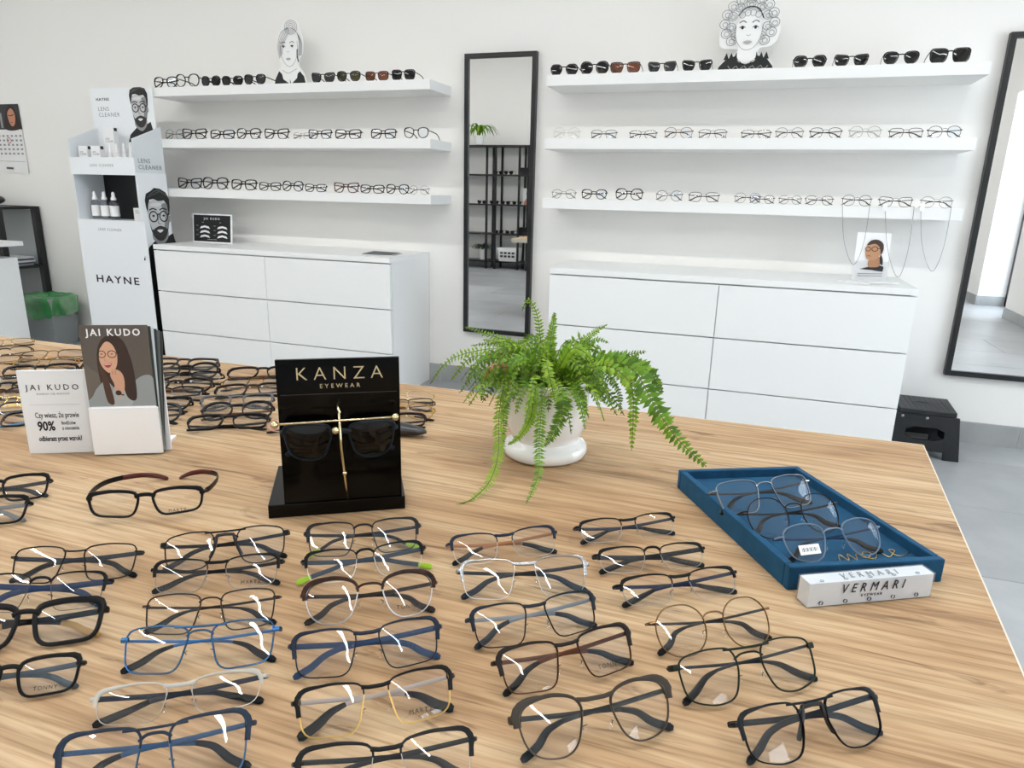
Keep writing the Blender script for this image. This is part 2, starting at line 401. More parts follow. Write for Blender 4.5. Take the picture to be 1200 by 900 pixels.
for x, y in ((-1.7, -3.45), (-.1, -3.45), (-.1, -2.75), (-1.7, -2.75)):
    obj('leg', MB().box(x+.95-.03, y+3-.03, 0, x+.95+.03, y+3+.03, TZ-.036), mat('f0f0f0', .4), tb)

# ================================================================== GLASSES
def rpoly(V, N=40, smooth=2):
    n = len(V); out = []
    for i in range(n):
        p = Vector((V[i][0], V[i][1])); a = Vector(V[i-1][:2])-p; b = Vector(V[(i+1) % n][:2])-p; r = V[i][2]
        la, lb = a.length, b.length; a.normalize(); b.normalize(); ang = a.angle(b)
        tl = min(r/math.tan(ang/2) if ang < 3.13 else 0, .48*la, .48*lb)
        A = p+a*tl; B = p+b*tl
        for k in range(7):
            t = k/6; out.append((1-t)**2*A+2*t*(1-t)*p+t*t*B)
    # resample by arc length
    L = [0]
    for i in range(len(out)): L.append(L[-1]+(out[(i+1) % len(out)]-out[i]).length)
    T = L[-1]; res = []; j = 0
    for k in range(N):
        s = T*k/N
        while L[j+1] < s: j += 1
        a, b = out[j], out[(j+1) % len(out)]; res.append(a.lerp(b, (s-L[j])/max(1e-9, L[j+1]-L[j])))
    for _ in range(smooth): res = [res[i]*.5+(res[i-1]+res[(i+1) % N])*.25 for i in range(N)]
    # make counter-clockwise, start at the lowest nasal side
    A = sum(res[i].x*res[(i+1) % N].y-res[(i+1) % N].x*res[i].y for i in range(N))
    if A < 0: res.reverse()
    s = min(range(N), key=lambda i: res[i].y+res[i].x*.3)
    return res[s:]+res[:s]
SH = {
    'rect': [(-26, 13, 8), (0, 17, 70), (27, 15, 7), (24, -14, 10), (-19, -17, 11)],
    'narrow': [(-26, 11.5, 7), (0, 15, 70), (28, 11, 6), (25, -11, 10), (-18, -14.5, 10)],
    'square': [(-25, 16, 7), (0, 19.5, 60), (27, 17.5, 6), (24.5, -15, 10), (-16, -19, 10)],
    'panto': [(-24, 15, 12), (0, 21, 40), (26, 16, 12), (21, -16, 20), (-13, -21, 18)],
    'round': [(-23, 12, 18), (-10, 22, 18), (12, 22, 18), (24, 10, 18), (22, -13, 18), (8, -22, 18), (-12, -21, 18), (-23, -8, 18)],
    'aviator': [(-19, 19, 6), (4, 20.5, 60), (28, 16.5, 7), (26, -14, 12), (4, -20, 20), (-14, -18, 12), (-22, 4, 20)],
    'wide_oval': [(-25, 19, 8), (0, 21, 60), (28, 19, 8), (21, -18, 18), (-15, -20, 18)],
    'hexa': [(-24, 4, 6), (-14, 19, 6), (14, 19, 6), (25, 4, 6), (15, -18, 8), (-12, -18, 8)],
    'cat': [(-24, 15, 9), (4, 18.5, 40), (29, 20, 5), (22, -17, 13), (-15, -20, 13)],
    'bigsq': [(-25, 20, 8), (0, 22, 60), (27, 21, 8), (24, -19, 13), (-18, -21, 13)],
}
HT = {k: (max(p[1] for p in v), min(p[1] for p in v)) for k, v in SH.items()}
def dark(c):   # lacquered frame colours sit a little deeper than their sheen suggests
    return ''.join('%02x' % int(int(c[i:i+2], 16)*.78) for i in (0, 2, 4)) if int(c[0:2], 16)+int(c[2:4], 16)+int(c[4:6], 16) < 240 else c
METALS = ('a9acb0', 'd6b56a', '8c6f4e', '3a6a9a')
def wrap(p, z=0, k=.0011): return Vector((p[0], p[1], z-k*p[0]*p[0]))
def glasses(name, label, cat, group, PL=None, PR=None, M=None, wid=None, tilt=50, shape='rect', style='metal', c='0b0b0d', c2=None, ct=None, ctip=None,
            lens=None, bridge='arch', hi=True, fold=True, pads=None, txt=None, cx=33, rimw=None, topw=None, endw=None, th=None, tiph=None, zt=None, yaw=0, tip=(None, None), rough=.35, sticker=False, saddle=False):
    zt = TZ if zt is None else zt
    c2 = c2 or c; ct = ct or c; ctip = ctip or ct
    met = style in ('metal', 'half', 'brow')
    rimw = rimw or {'metal': .75, 'half': .35, 'brow': .65, 'plastic': 1.45}[style]
    topw = (topw*.72 if topw and met else topw) or {'metal': 0, 'half': 1.0, 'brow': 1.4, 'plastic': 2.1}[style]
    endw = (endw*.8 if endw and met else endw) or {'metal': 2.0, 'half': 3.0, 'brow': 3.6, 'plastic': 4.0}[style]
    dep = {'metal': 1.0, 'half': 1.1, 'brow': 1.4, 'plastic': 2.0}[style]
    th = th or {'metal': 1.3, 'half': 1.9, 'brow': 1.9, 'plastic': 2.8}[style]; tiph = tiph or max(3.1, th*1.15)
    pads = met if pads is None else pads
    N = 44 if hi else 22; ns = 8 if hi else 4
    O = rpoly(SH[shape], N, 2 if hi else 1)
    hx = max(p.x for p in O); W2 = cx+hx+(5.5 if met else 4.5); yh = HT[shape][0]*.55
    if shape in ('round', 'panto', 'hexa'): yh = HT[shape][0]*.45
    parts = []   # (name, mb, mat, parentindex, smooth, label)
    def P(n_, mb, m, par=None, sm=2, lab=None): parts.append((n_, mb, m, par, sm, lab)); return len(parts)-1
    rm = METAL(c, rough) if (met and c in METALS) else mat(dark(c), rough, .0, 0, .18)
    if style in ('half', 'brow'):
        rm = METAL('b9bcc0', .3) if c2 == c else METAL(c2, .3)
    bm = mat(dark(c), rough, 0, 0, .2, .75 if c == '3a2013' else 0, 0, 160) if c not in METALS else METAL(c, .25)
    ext = 0
    for sgn in (-1, 1):
        pts = [wrap((sgn*(cx+p.x), p.y)) for p in O]
        outn = []
        for i in range(N):
            t = O[(i+1) % N]-O[i-1]; n = Vector((t.y, -t.x)).normalized(); outn.append(n)
        if style == 'plastic':
            hs = []
            for i in range(N):
                up = max(0, outn[i].y); side = max(0, outn[i].x)*(1 if O[i].y > -2 else .2); hs.append(rimw+(topw-rimw)*up+1.3*side*up*2)
        else: hs = rimw
        # push the rim outward by its own half width
        hl = hs if isinstance(hs, list) else [hs]*N
        rp = [wrap((sgn*(cx+O[i].x+outn[i].x*hl[i]), O[i].y+outn[i].y*hl[i])) for i in range(N)]
        P('rim', MB().sweep(rp, (0, 0, 1), hs, dep if style != 'half' else .5, True, ns), bm if style == 'plastic' else (bm if style == 'metal' and c2 == c else rm))
        if style in ('half', 'brow'):
            idx = [i for i in range(N) if outn[i].y > -.15 and O[i].y > -1.5]
            idx.sort(key=lambda i: O[i].x)
            arc = []; hh = []
            # ordered nasal -> temporal along the top
            order = sorted(idx, key=lambda i: math.atan2(O[i].y+4, -O[i].x-0))
            order = sorted(idx, key=lambda i: -math.atan2(O[i].y+6, O[i].x))
            for q, i in enumerate(order):
                u = q/(len(order)-1); hgt = topw*(.55+.45*math.sin(min(1, u*1.6)*math.pi/2))
                if u > .55: hgt += (endw*.5-topw*.3)*((u-.55)/.3 if u < .85 else 1)
                if u > .9: hgt *= .75
                arc.append(wrap((sgn*(cx+O[i].x+outn[i].x*hgt*.75), O[i].y+outn[i].y*hgt*.75), .3)); hh.append(hgt)
            P('brow_bar', MB().sweep(arc, (0, 0, 1), hh, dep, False, ns), bm)
        # lens
        lm = lens or (LENSB if (sgn > 0 and len(label or '') % 3 == 0) else LENS)
        mb = MB(); rings = (0, .4, .75, 1) if hi else (0, 1); vs = []; fs = []; zz = []
        for zoff in (0, -1.3):
            base = len(vs); vs.append(wrap((sgn*cx, 0), 1.5+zoff))
            for r in rings[1:]:
                for p in O: vs.append(wrap((sgn*(cx+p.x*r), p.y*r), 1.5*(1-r*r)+zoff))
            for i in range(N):
                j = (i+1) % N; tri = (base, base+1+i, base+1+j); fs.append(tri if (sgn > 0) == (zoff == 0) else tri[::-1])
                for q in range(len(rings)-2):
                    a = base+1+q*N; b = a+N; qd = (a+i, b+i, b+j, a+j); fs.append(qd if (sgn > 0) == (zoff == 0) else qd[::-1])
        n1 = len(vs)//2; eb = 1+(len(rings)-2)*N
        for i in range(N): j = (i+1) % N; fs.append((eb+i, eb+j, n1+eb+j, n1+eb+i))
        li = P('lens', MB().add(vs, fs), lm, None, 2)
        if sgn > 0 and sticker:
            P('price_sticker', MB().box(-cx-15, -12, 3.0, -cx+9, -2, 3.4), mat('f4f4f4', .6), None, 0, 'white barcode sticker')
            bc = MB()
            for k in range(13): bc.box(-cx-12+k*1.45, -9, 3.4, -cx-12+k*1.45+(.5, .9, .35)[k % 3], -5, 3.5)
            P('barcode', bc, mat('222222', .6), len(parts)-1, 0)
        # end piece
        xo = max(p.x for p in O)+cx; eh = endw*.55
        e0 = wrap((sgn*(xo-1), yh)); e1 = wrap((sgn*(W2-1), yh), -.3); e2 = Vector((sgn*W2, yh, e1.z-3)); e3 = Vector((sgn*W2, yh, e1.z-7))
        P('end_piece', MB().sweep([e0, e1, e2, e3], (0, 0, 1) if False else (sgn*.3, 0, 1), [eh*.9, eh, eh, eh*.9], 1.3 if met else 1.8, False, ns), bm)
        # temple
        tm = METAL(ct, .35) if ct in METALS else mat(dark(ct), .32, 0, 0, .16); tpm = mat(dark(ctip), .28, 0, 0, .2)
        zb = e3.z-(1 if sgn > 0 else 4.2)
        if fold:
            o = -sgn; ty = (tip[1] if tip[1] is not None else HT[shape][1]*.85+1.5); tx = (tip[0] if tip[0] is not None else W2-3)
            path = [(sgn*W2, yh, zb+1), (sgn*(W2-8), yh-.5, zb), (sgn*20, yh-3.5, zb-.5), (o*8, yh-5, zb), (o*24, yh-7, zb+.5)]
            p2 = [(o*24, yh-7, zb+.5), (o*36, yh-11, zb+1.5), (o*(tx-14), (yh-7)*.35+ty*.65, zb+4), (o*tx, ty, zb+7)]
            f = (0, 0, 1)
        else:
            o = sgn; ty = HT[shape][1]+3
            ins = 6 if name != 'sport_glasses' else 28
            path = [(sgn*W2, yh, zb+2), (sgn*(W2-.5), yh, -30), (sgn*(W2-ins*.25), yh-1, -62), (sgn*(W2-ins*.5), yh-3, -92)]
            p2 = [(sgn*(W2-ins*.5), yh-3, -92), (sgn*(W2-ins*.65), yh-8, -106), (sgn*(W2-ins*.85), (yh+ty)/2-3, -122), (sgn*(W2-ins*1.3), ty, -138)]
            f = (1, 0, 0)
            if name == 'sport_glasses':
                path = [(sgn*W2, yh, zb+2), (sgn*(W2+3), yh, -22), (sgn*(W2+5), yh+1, -50), (sgn*(W2+1), yh+1, -78), (sgn*(W2-10), yh, -98)]
                p2 = [(sgn*(W2-10), yh, -98), (sgn*(W2-26), yh-2, -114), (sgn*(W2-44), yh-6, -122), (sgn*7, yh-12, -126)]
        path = crom(path, 3 if hi else 1); p2 = crom(p2, 4 if hi else 2)
        if ctip == '8fb52c': cut_ = int(len(p2)*.62); path = path+p2[1:cut_+1]; p2 = p2[cut_:]
        ti = P('temple', MB().sweep(path, f, [th*.8]+[th]*(len(path)-1), .9, False, ns), tm)
        m_ = len(p2)-1
        P('temple_tip', MB().sweep(p2, f, [th+(tiph-th)*min(1, k/m_*1.7)-(tiph*.45 if k == m_ else 0) for k in range(m_+1)], [1.0 if ctip == ct else 1.5]*m_+[.9], False, ns), tpm, ti, 2,
          None if ctip == ct else 'temple tip in a colour of its own')
        if pads:
            P('nose_pad', MB().ball((sgn*10.5, -6, -4.5), (2.0, 4.2, 1.4), 8), LENS if hi else mat('d8d8d8', .3), None)
            P('pad_arm', MB().tube([wrap((sgn*(cx-24), -2), -.5), (sgn*12, -3, -3.5), (sgn*11, -5, -5)], .45, 4), METAL('a9acb0', .25))
    # bridge
    ix = cx-max(-p.x for p in O)
    # height of nasal edge
    near = [p for p in O if p.x < -.6*hx]; byt = max(p.y for p in near)-1.5
    def xat(y): return cx+min((p.x for p in O if abs(p.y-y) < 3.5), default=-24)
    by = yh+1 if style != 'metal' else yh
    xa = xat(by); bz = .6
    if bridge in ('arch', 'double'):
        r = {'metal': .85, 'half': 1.4, 'brow': 1.2, 'plastic': 2.4}[style]; rise = 2.5 if style != 'plastic' else 1.5
        pts = crom([wrap((-xa-rimw, by-1), bz*.3), wrap((-xa*.5, by+rise), bz+.6), wrap((xa*.5, by+rise), bz+.6), wrap((xa+rimw, by-1), bz*.3)], 4)
        P('bridge', MB().sweep(pts, (0, 0, 1), r, min(r, 1.6), False, ns), bm)
    if bridge == 'double':
        ya = HT[shape][0]-2; xt = cx-12
        pts = crom([wrap((-xt, ya), .8), wrap((-7, ya-.6), 1.3), wrap((7, ya-.6), 1.3), wrap((xt, ya), .8)], 4)
        P('top_bar', MB().sweep(pts, (0, 0, 1), 1.0, 1.1, False, ns), bm)
    if bridge == 'bar':
        ya = HT[shape][0]*.72; xt = xat(ya)+1
        pts = [wrap((-xt, ya), .5), wrap((-xt*.5, ya-1), .9), wrap((xt*.5, ya-1), .9), wrap((xt, ya), .5)]
        P('bridge', MB().sweep(pts, (0, 0, 1), 1.7 if style != 'metal' else .9, 1.3, False, ns), bm)
    if bridge == 'saddle' or saddle:
        for sg in (-1, 1):
            P('nose_saddle', MB().sweep(crom([(sg*8.5, by+3, 1), (sg*9.5, by-3, 0), (sg*12.5, by-12, -2.5), (sg*16.5, by-20, -4)], 4), (0, 0, 1), [1.6]*8+[1.9]*4+[1.1], 1.8, False, ns), mat('101012', .35))
        P('nose_bridge', MB().sweep([(-9, by+2.6, 1), (0, by+3.4, 1.4), (9, by+2.6, 1)], (0, 0, 1), 1.8, 1.6, False, ns), mat('101012', .35))
    # ---- placing
    allv = [v for q in parts for v in q[1].v]
    if M is None:
        t = R(tilt); s = .001
        zend = yh*math.sin(t)*s
        minz = None
        for it in range(3):
            mz = min(v.y*math.sin(t)+v.z*math.cos(t) for v in allv)*s
            zp = zt-mz+yh*math.sin(t)*s-.004*math.cos(t)*s/.001*0.001
            A = onz(PL[0], PL[1], zp); B = onz(PR[0], PR[1], zp)
            s = (B-A).length/(2*W2)
        X = (B-A).normalized(); H = Vector((0, 0, 1)).cross(X); Yl = H*math.cos(t)+Vector((0, 0, 1))*math.sin(t); Z = X.cross(Yl)
        Oo = (A+B)/2-Yl*yh*s
        M = frameM(Oo, X, Yl, Z)
        # base of the empty on the surface
        sc_ = s
    else: sc_ = wid/(2*W2)
    minb = min(v.z for v in [M.to_3x3() @ v for v in allv])*sc_
    if PL is None:
        M = Matrix.Translation((0, 0, -minb)) @ M
    base = thing(name, label, cat, group=group, M=M)
    objs = []
    for (n_, mb, m, par, sm, lab) in parts:
        mb.v = [v*sc_ for v in mb.v]
        o = obj(n_, mb, m, base if par is None else objs[par], sm)
        if lab: o['label'] = lab
        objs.append(o)
    if txt:
        lo = [o for o in objs if o.name.startswith('lens')][1]
        text(txt, 5.2*sc_, mat('2b2622', .6), lo, (0, 0, 0), M=Matrix.Translation(((cx+1)*sc_, -11*sc_, (.4)*sc_)), space=1.25, ext=.00004)
    return base

def fg(label, PL, PR, **k):
    k.setdefault('group', 'eyeglasses laid in rows on the oak table')
    return glasses('eyeglasses', label, 'eyeglasses', PL=PL, PR=PR, **k)
BK = '0b0b0d'; NV = '22354f'; BL = '3a6a9a'; GD = 'd6b56a'; SV = 'a9acb0'; CL = 'b5b2aa'; TO = '3a2013'; BR = '4b3226'; GR = '8fb52c'
# column at the left edge
fg('black plastic eyeglasses with silver-dashed temples, uppermost at the left edge, cut by the frame', (-68, 572), (58, 561), shape='rect', style='plastic', c=BK, ct='45464a')
fg('black plastic eyeglasses with grey temples, second from the top at the left edge', (-98, 594), (33, 588), shape='rect', style='plastic', c=BK, ct='77787c', rimw=1.4)
fg('black metal eyeglasses with slate temples, left of the aviator pair with the plastic bridge', (10, 652), (164, 645), shape='square', style='metal', c=BK, ct='2c3540', ctip=BK, th=2.6, bridge='bar')
fg('slim black and silver eyeglasses with wide navy temples, above the thick black pair', (-32, 684), (127, 679), shape='square', style='half', c=BK, c2='55524c', ct='1d3a68', ctip='1d3a68', th=3.2)
fg('thick glossy black plastic eyeglasses with a beige temple tip at the left edge', (-62, 728), (121, 713), shape='rect', style='plastic', c=BK, rimw=2.0, topw=3.0, endw=6, ctip='b08a55')
fg('black plastic eyeglasses printed TONNY on the lens, cut by the left edge', (-75, 794), (95, 776), shape='rect', style='plastic', c=BK, ct='4c5358', txt='TONNY')
# second column
fg('black aviator eyeglasses with straight top bar and dark plastic nose bridge', (187, 638), (338, 622), shape='aviator', style='metal', c=BK, bridge='double', ct=BK, th=2.0, ctip=BK, endw=6, saddle=True, pads=False)
fg('black half-rim eyeglasses just below the aviator pair with the plastic bridge', (175, 667), (331, 656), shape='rect', style='half', c=BK, c2='888888', ct=BK, bridge='bar', txt='MARTZ')
fg('dark bronze full-rim eyeglasses with high arched bridge', (165, 710), (327, 698), shape='square', style='metal', c='3a302a', ct='2a2522', ctip=BK, bridge='arch')
fg('blue metal eyeglasses with blue top bar and black temple tips', (139, 750), (327, 736), shape='square', style='metal', c=BL, c2=BL, ct=BL, ctip=BK, bridge='double', endw=5)
fg('clear grey half-rim eyeglasses with a green inner temple', (103, 820), (312, 791), shape='narrow', style='half', c=CL, c2='c4c2bc', ct='2b3340', ctip=BK, bridge='bar', th=2.2)
fg('large blue eyeglasses with dark grey brow line at the bottom edge', (59, 886), (297, 847), shape='bigsq', style='brow', c='2d3b50', c2='4a7098', ct='33506f', ctip='1f252c', bridge='double')
# third column
fg('black metal eyeglasses with one green temple tip, just below the black display stand', (356, 624), (493, 614), shape='square', style='brow', c='24262a', c2='2c2c30', ct='22252a', ctip=GR, topw=1.5)
fg('black half-rim eyeglasses with blue-grey temples and two green temple tips', (353, 657), (499, 640), shape='rect', style='half', c=BK, c2='c8c8c4', ct='3c4c60', ctip=GR, th=2.4, tip=(70, -12))
fg('tortoiseshell browline eyeglasses with silver lower rims', (352, 697), (512, 681), shape='panto', style='brow', c=TO, c2=SV, ct='2e201a', ctip='2a1e18', topw=3, txt='TONNY')
fg('navy metal eyeglasses with broad navy temples, below the tortoiseshell pair', (338, 757), (518, 733), shape='square', style='brow', c='1f2c42', c2='23272e', ct='27456e', ctip='27456e', th=2.5, topw=1.6, bridge='bar', txt=None)
fg('black and gold eyeglasses with pale temples and black curved tips, printed MARTZ', (342, 825), (533, 791), shape='square', style='brow', c=BK, c2=GD, ct='a89c94', ctip=BK, topw=1.7, bridge='bar', txt='MARTZ', tiph=4)
fg('black matt half-rim eyeglasses at the bottom edge, right of the large blue pair', (342, 897), (559, 866), shape='square', style='half', c='1d1e20', c2='bbbbbb', ct='2a2c2e', topw=2.1, bridge='bar')
# fourth column
fg('navy and copper half-rim eyeglasses, uppermost of the column below the fern', (525, 637), (654, 622), shape='rect', style='half', c='22304a', c2='c9c5bd', ct='9a6a48', ctip=BK, bridge='bar')
fg('silver metal eyeglasses with black temple tips, second below the fern', (536, 668), (691, 660), shape='square', style='half', c=SV, c2=SV, ct='26282c', ctip='1e2836', th=1.8, topw=1.1, bridge='bar')
fg('dark navy full-rim eyeglasses with silvery inner temples, third below the fern', (549, 726), (700, 700), shape='square', style='brow', c='252e3a', c2='2a2522', ct='7c8288', ctip='1e2530', topw=1.5, bridge='bar')
fg('dark brown eyeglasses with reddish brown temples, printed TONNY', (581, 777), (742, 740), shape='square', style='brow', c='261c18', c2='5a3c2c', ct='6b3a22', ctip=BK, topw=2, bridge='bar', txt='TONNY')
fg('dark bronze browline eyeglasses with round lower rims at the bottom of the middle column', (601, 845), (789, 808), shape='panto', style='brow', c='4a4138', c2='5a5048', ct='36393a', ctip='1c2226', topw=2.2, endw=7, bridge='bar')
# fifth column
fg('small black half-rim eyeglasses with bluish temples, nearest the back left tray corner', (676, 617), (793, 605), shape='narrow', style='half', c=BK, c2='b8b8b8', ct='333c4c', ctip=BK, bridge='bar')
fg('black half-rim eyeglasses with thick dark temples, second in the column left of the tray', (698, 650), (828, 641), shape='narrow', style='half', c=BK, c2='b8b8b8', ct='2c2e30', ctip=BK, th=2.8)
fg('black half-rim eyeglasses with dark blue temples, left of the front tray corner', (724, 686), (866, 669), shape='narrow', style='half', c=BK, c2='a8a8a8', ct='1c2a4c', ctip=BK, bridge='bar')
fg('gold round metal eyeglasses with black temple tips', (763, 730), (904, 712), shape='round', style='metal', c='8c6f4e', ct='2f2f30', ctip=BK, bridge='arch', rimw=.6)
fg('black eyeglasses with green top bar, below the gold round pair', (791, 783), (957, 755), shape='aviator', style='metal', c='1e2a1c', ct='2a3038', ctip=BK, bridge='double', endw=6)
fg('black aviator eyeglasses with double bridge at the lower right of the table', (865, 850), (1033, 816), shape='aviator', style='brow', c='1a1f26', c2='26282c', ct='2a2e33', ctip='22262c', bridge='double', th=2.4, topw=1.4, pads=False, saddle=True)
# on the tray
TRZ = .7365
k = dict(zt=TRZ, group='eyeglasses in the blue tray')
fg('silver square metal eyeglasses at the back of the blue tray', (837, 575), (951, 562), shape='square', style='metal', c=SV, ct='4a4c50', ctip=BK, rimw=.6, **k)
fg('dark round metal eyeglasses in the middle of the blue tray', (872, 599), (984, 588), shape='round', style='metal', c='2c2624', ct='26221f', ctip=BK, rimw=.6, **k)
fg('blue-grey metal eyeglasses with a white price sticker at the front of the blue tray', (915, 629), (1034, 616), shape='panto', style='metal', c='6d7f93', ct='274468', ctip=BK, rimw=.7, sticker=True, **k)
# open sport glasses
p0 = onz(101, 603, TZ+.03); p1 = onz(238, 594, TZ+.03)
def open_M(p, q, z, lean=4):
    X = (q-p); X.z = 0; X.normalize(); H = Vector((0, 0, 1)).cross(X); t = R(90-lean)
    Yl = H*math.cos(t)+Vector((0, 0, 1))*math.sin(t); Z = X.cross(Yl); o = (p+q)/2; o.z = z
    return frameM(o, X, Yl, Z)
p0 = onz(100, 592, TZ+.026); p1 = onz(239, 583, TZ+.026)
glasses('sport_glasses', 'black sport eyeglasses standing open with red-lined temples', 'eyeglasses', 'eyeglasses laid in rows on the oak table', M=open_M(p0, p1, TZ, 8), wid=(p1-p0).length,
        shape='narrow', style='plastic', c='141416', ctip='5e2016', fold=False, pads=False, txt='MARTZ', th=3.4, tiph=3.4, topw=2.0)

# ---- the piles at the far side of the table, small folded pairs
PILE = [
 (-25, 402, 40, 396, 'metal', GD, 'gold wire eyeglasses at the far left table edge, behind the others'),
 (-30, 413, 39, 407, 'half', BK, 'thin black eyeglasses just in front of the gold pair at the far left'),
 (22, 414, 102, 411, 'metal', '8c6f4e', 'bronze eyeglasses lying farthest back in front of the waste bin'),
 (-48, 421, 26, 417, 'metal', '8c6f4e', 'bronze wire eyeglasses in the left pile, cut by the picture edge'),
 (14, 423, 92, 420, 'metal', GD, 'gold and brown eyeglasses second from the back before the waste bin'),
 (2, 433, 92, 428, 'plastic', BK, 'black oval eyeglasses just above the white brochure board'),
 (94, 427, 172, 424, 'plastic', BK, 'black eyeglasses half hidden behind the brochure holder'),
 (-44, 444, 34, 441, 'brow', '2e201a', 'dark brown eyeglasses stacked at the left of the white board, topmost'),
 (-36, 452, 52, 448, 'plastic', BK, 'black eyeglasses stacked at the left of the white board, second from the back'),
 (-46, 460, 44, 457, 'brow', '2e201a', 'brown-black eyeglasses in the middle of the stack left of the white board'),
 (-30, 469, 60, 465, 'metal', GD, 'golden eyeglasses stacked left of the white board'),
 (-52, 478, 36, 474, 'brow', '2c2c30', 'grey-black eyeglasses near the front of the stack left of the white board'),
 (2, 487, 96, 484, 'plastic', BK, 'black eyeglasses with a blue spot at the front of the left stack'),
 (176, 422, 256, 423, 'plastic', '3a3a3c', 'tinted dark eyeglasses farthest back right of the brochure holder'),
 (178, 431, 257, 430, 'plastic', BK, 'black eyeglasses second from the back right of the brochure holder'),
 (172, 440, 262, 437, 'half', BK, 'thin black eyeglasses third from the back right of the brochure holder'),
 (162, 449, 250, 447, 'plastic', '2e201a', 'dark brown eyeglasses with a temple sticking out to the right behind the brochure holder'),
 (148, 459, 240, 455, 'brow', BK, 'black browline eyeglasses right of the brochure holder'),
 (134, 470, 225, 468, 'plastic', BK, 'black eyeglasses peeping out right of the brochure holder'),
 (122, 480, 214, 479, 'plastic', '2c3038', 'slate eyeglasses peeping out right of the white board'),
 (266, 434, 350, 432, 'plastic', BK, 'black eyeglasses with clear temples farthest back left of the black display stand'),
 (258, 446, 342, 443, 'metal', '8c6f4e', 'slim brown eyeglasses second from the back left of the black stand'),
 (251, 455, 340, 451, 'plastic', '2e201a', 'dark brown eyeglasses with brownish lenses left of the black stand'),
 (234, 468, 321, 464, 'plastic', '5a5c60', 'grey eyeglasses in the pile left of the black stand'),
 (236, 478, 321, 475, 'plastic', BK, 'black eyeglasses second from the front left of the black stand'),
 (219, 491, 316, 488, 'plastic', BK, 'thick black eyeglasses at the front of the pile left of the black stand'),
 (312, 494, 398, 491, 'metal', 'c79a8a', 'rose gold eyeglasses mostly hidden behind the black stand'),
 (432, 462, 509, 460, 'metal', 'c8b48a', 'pale gold eyeglasses farthest back right of the black stand'),
 (432, 471, 510, 469, 'metal', '5a3c2c', 'brown metal eyeglasses second from the back right of the black stand'),
 (428, 479, 510, 477, 'metal', GD, 'gold eyeglasses in the pile right of the black stand'),
 (412, 489, 500, 487, 'plastic', '2e1a16', 'dark red-brown eyeglasses in front of the gold pair right of the black stand'),
]
shp = ['rect', 'panto', 'square', 'cat', 'round']
for k_, (a, b, c_, d, st, col, lab) in enumerate(PILE):
    glasses('eyeglasses', lab, 'eyeglasses', 'eyeglasses piled along the far side of the oak table', PL=(a, b), PR=(c_, d), tilt=16+(k_*7 % 9), shape=shp[k_ % 5], style=st, c=col, hi=False,
            ct=col if k_ % 4 else '6b4a34', ctip=('3f7fa8' if 'blue spot' in lab else BK))
o = thing('spectacle_case', 'slim black spectacle case lying right of the black display stand', 'case', onz(455, 507, TZ))
obj('shell', MB().ball((0, 0, .011), (.075, .018, .011), 16), mat('1b1d20', .35, 0, .3), o, 1)

# ------------------------------------------------------------------ glasses on the wall shelves
def shelf_glasses(side, row, items):
    z = SHZ[row]; n = len(items)
    for k_, (a, b, kind, col, shape, lab) in enumerate(items):
        Y = -SD+.035
        p = ony(a, 100, Y); q = ony(b, 100, Y)
        # x of a column of pixels changes little with height: use the row's own height
        yy_ = {('l', 0): 98-(a-180)*.02, ('l', 1): 157, ('l', 2): 217+(a-200)*.03, ('r', 0): 83-(a-645)*.02, ('r', 1): 158, ('r', 2): 230+(a-646)*.02}[(side, row)]
        p = ony(a, yy_, Y); q = ony(b, yy_, Y)
        sun = kind in SUN
        wid = q.x-p.x
        ry = random.uniform(-.04, .04); lean = 3 if sun or kind == 'open' else 10
        M = open_M(Vector((p.x, Y+ry*0.05, 0)), Vector((q.x, Y-ry*.05, 0)), z, lean)
        nm = 'sunglasses' if sun else 'eyeglasses'
        glasses(nm, lab, nm, '%s on the %s %s shelf' % (nm, ('top', 'middle', 'lowest')[row], 'left' if side == 'l' else 'right'), M=M, wid=wid,
                shape=shape, style=('plastic' if sun or kind in ('plastic', 'open') else 'metal'), c=col, lens=SUN.get(kind), hi=False, fold=not (sun or kind == 'open'), pads=False,
                rimw=(2.4 if sun else (1.25 if kind == 'metal' else 2.0)), ctip=(BK if kind == 'metal' and k_ % 2 else None), th=(2.0 if kind == 'metal' else None), ct=('151213' if kind == 'metal' and k_ % 4 else None))
ORD = ['first', 'second', 'third', 'fourth', 'fifth', 'sixth', 'seventh', 'eighth', 'ninth', 'tenth', 'eleventh', 'twelfth']
shelf_glasses('l', 0, [
 (180, 207, 'plastic', BK, 'panto', 'black optical eyeglasses at the far left end of the top left shelf'),
 (206, 233, 'open', '2a2a2c', 'round', 'thin dark optical eyeglasses, second from left on the top left shelf'),
 (236, 258, 'black', BK, 'round', 'small black sunglasses with very dark lenses, third from left on the top left shelf'),
 (260, 284, 'black', BK, 'hexa', 'small black hexagonal sunglasses, fourth from left on the top left shelf'),
 (286, 311, 'grey', BK, 'panto', 'black sunglasses with grey lenses beside the left cut-out woman'),
 (365, 392, 'grey', BK, 'cat', 'black sunglasses with faded grey lenses, just right of the left cut-out woman'),
 (395, 422, 'green', BK, 'panto', 'black sunglasses with olive green lenses on the top left shelf'),
 (428, 455, 'brown', '4a2818', 'square', 'brown sunglasses with reddish brown lenses on the top left shelf'),
 (459, 486, 'black', '101012', 'bigsq', 'large black square sunglasses at the right end of the top left shelf')])
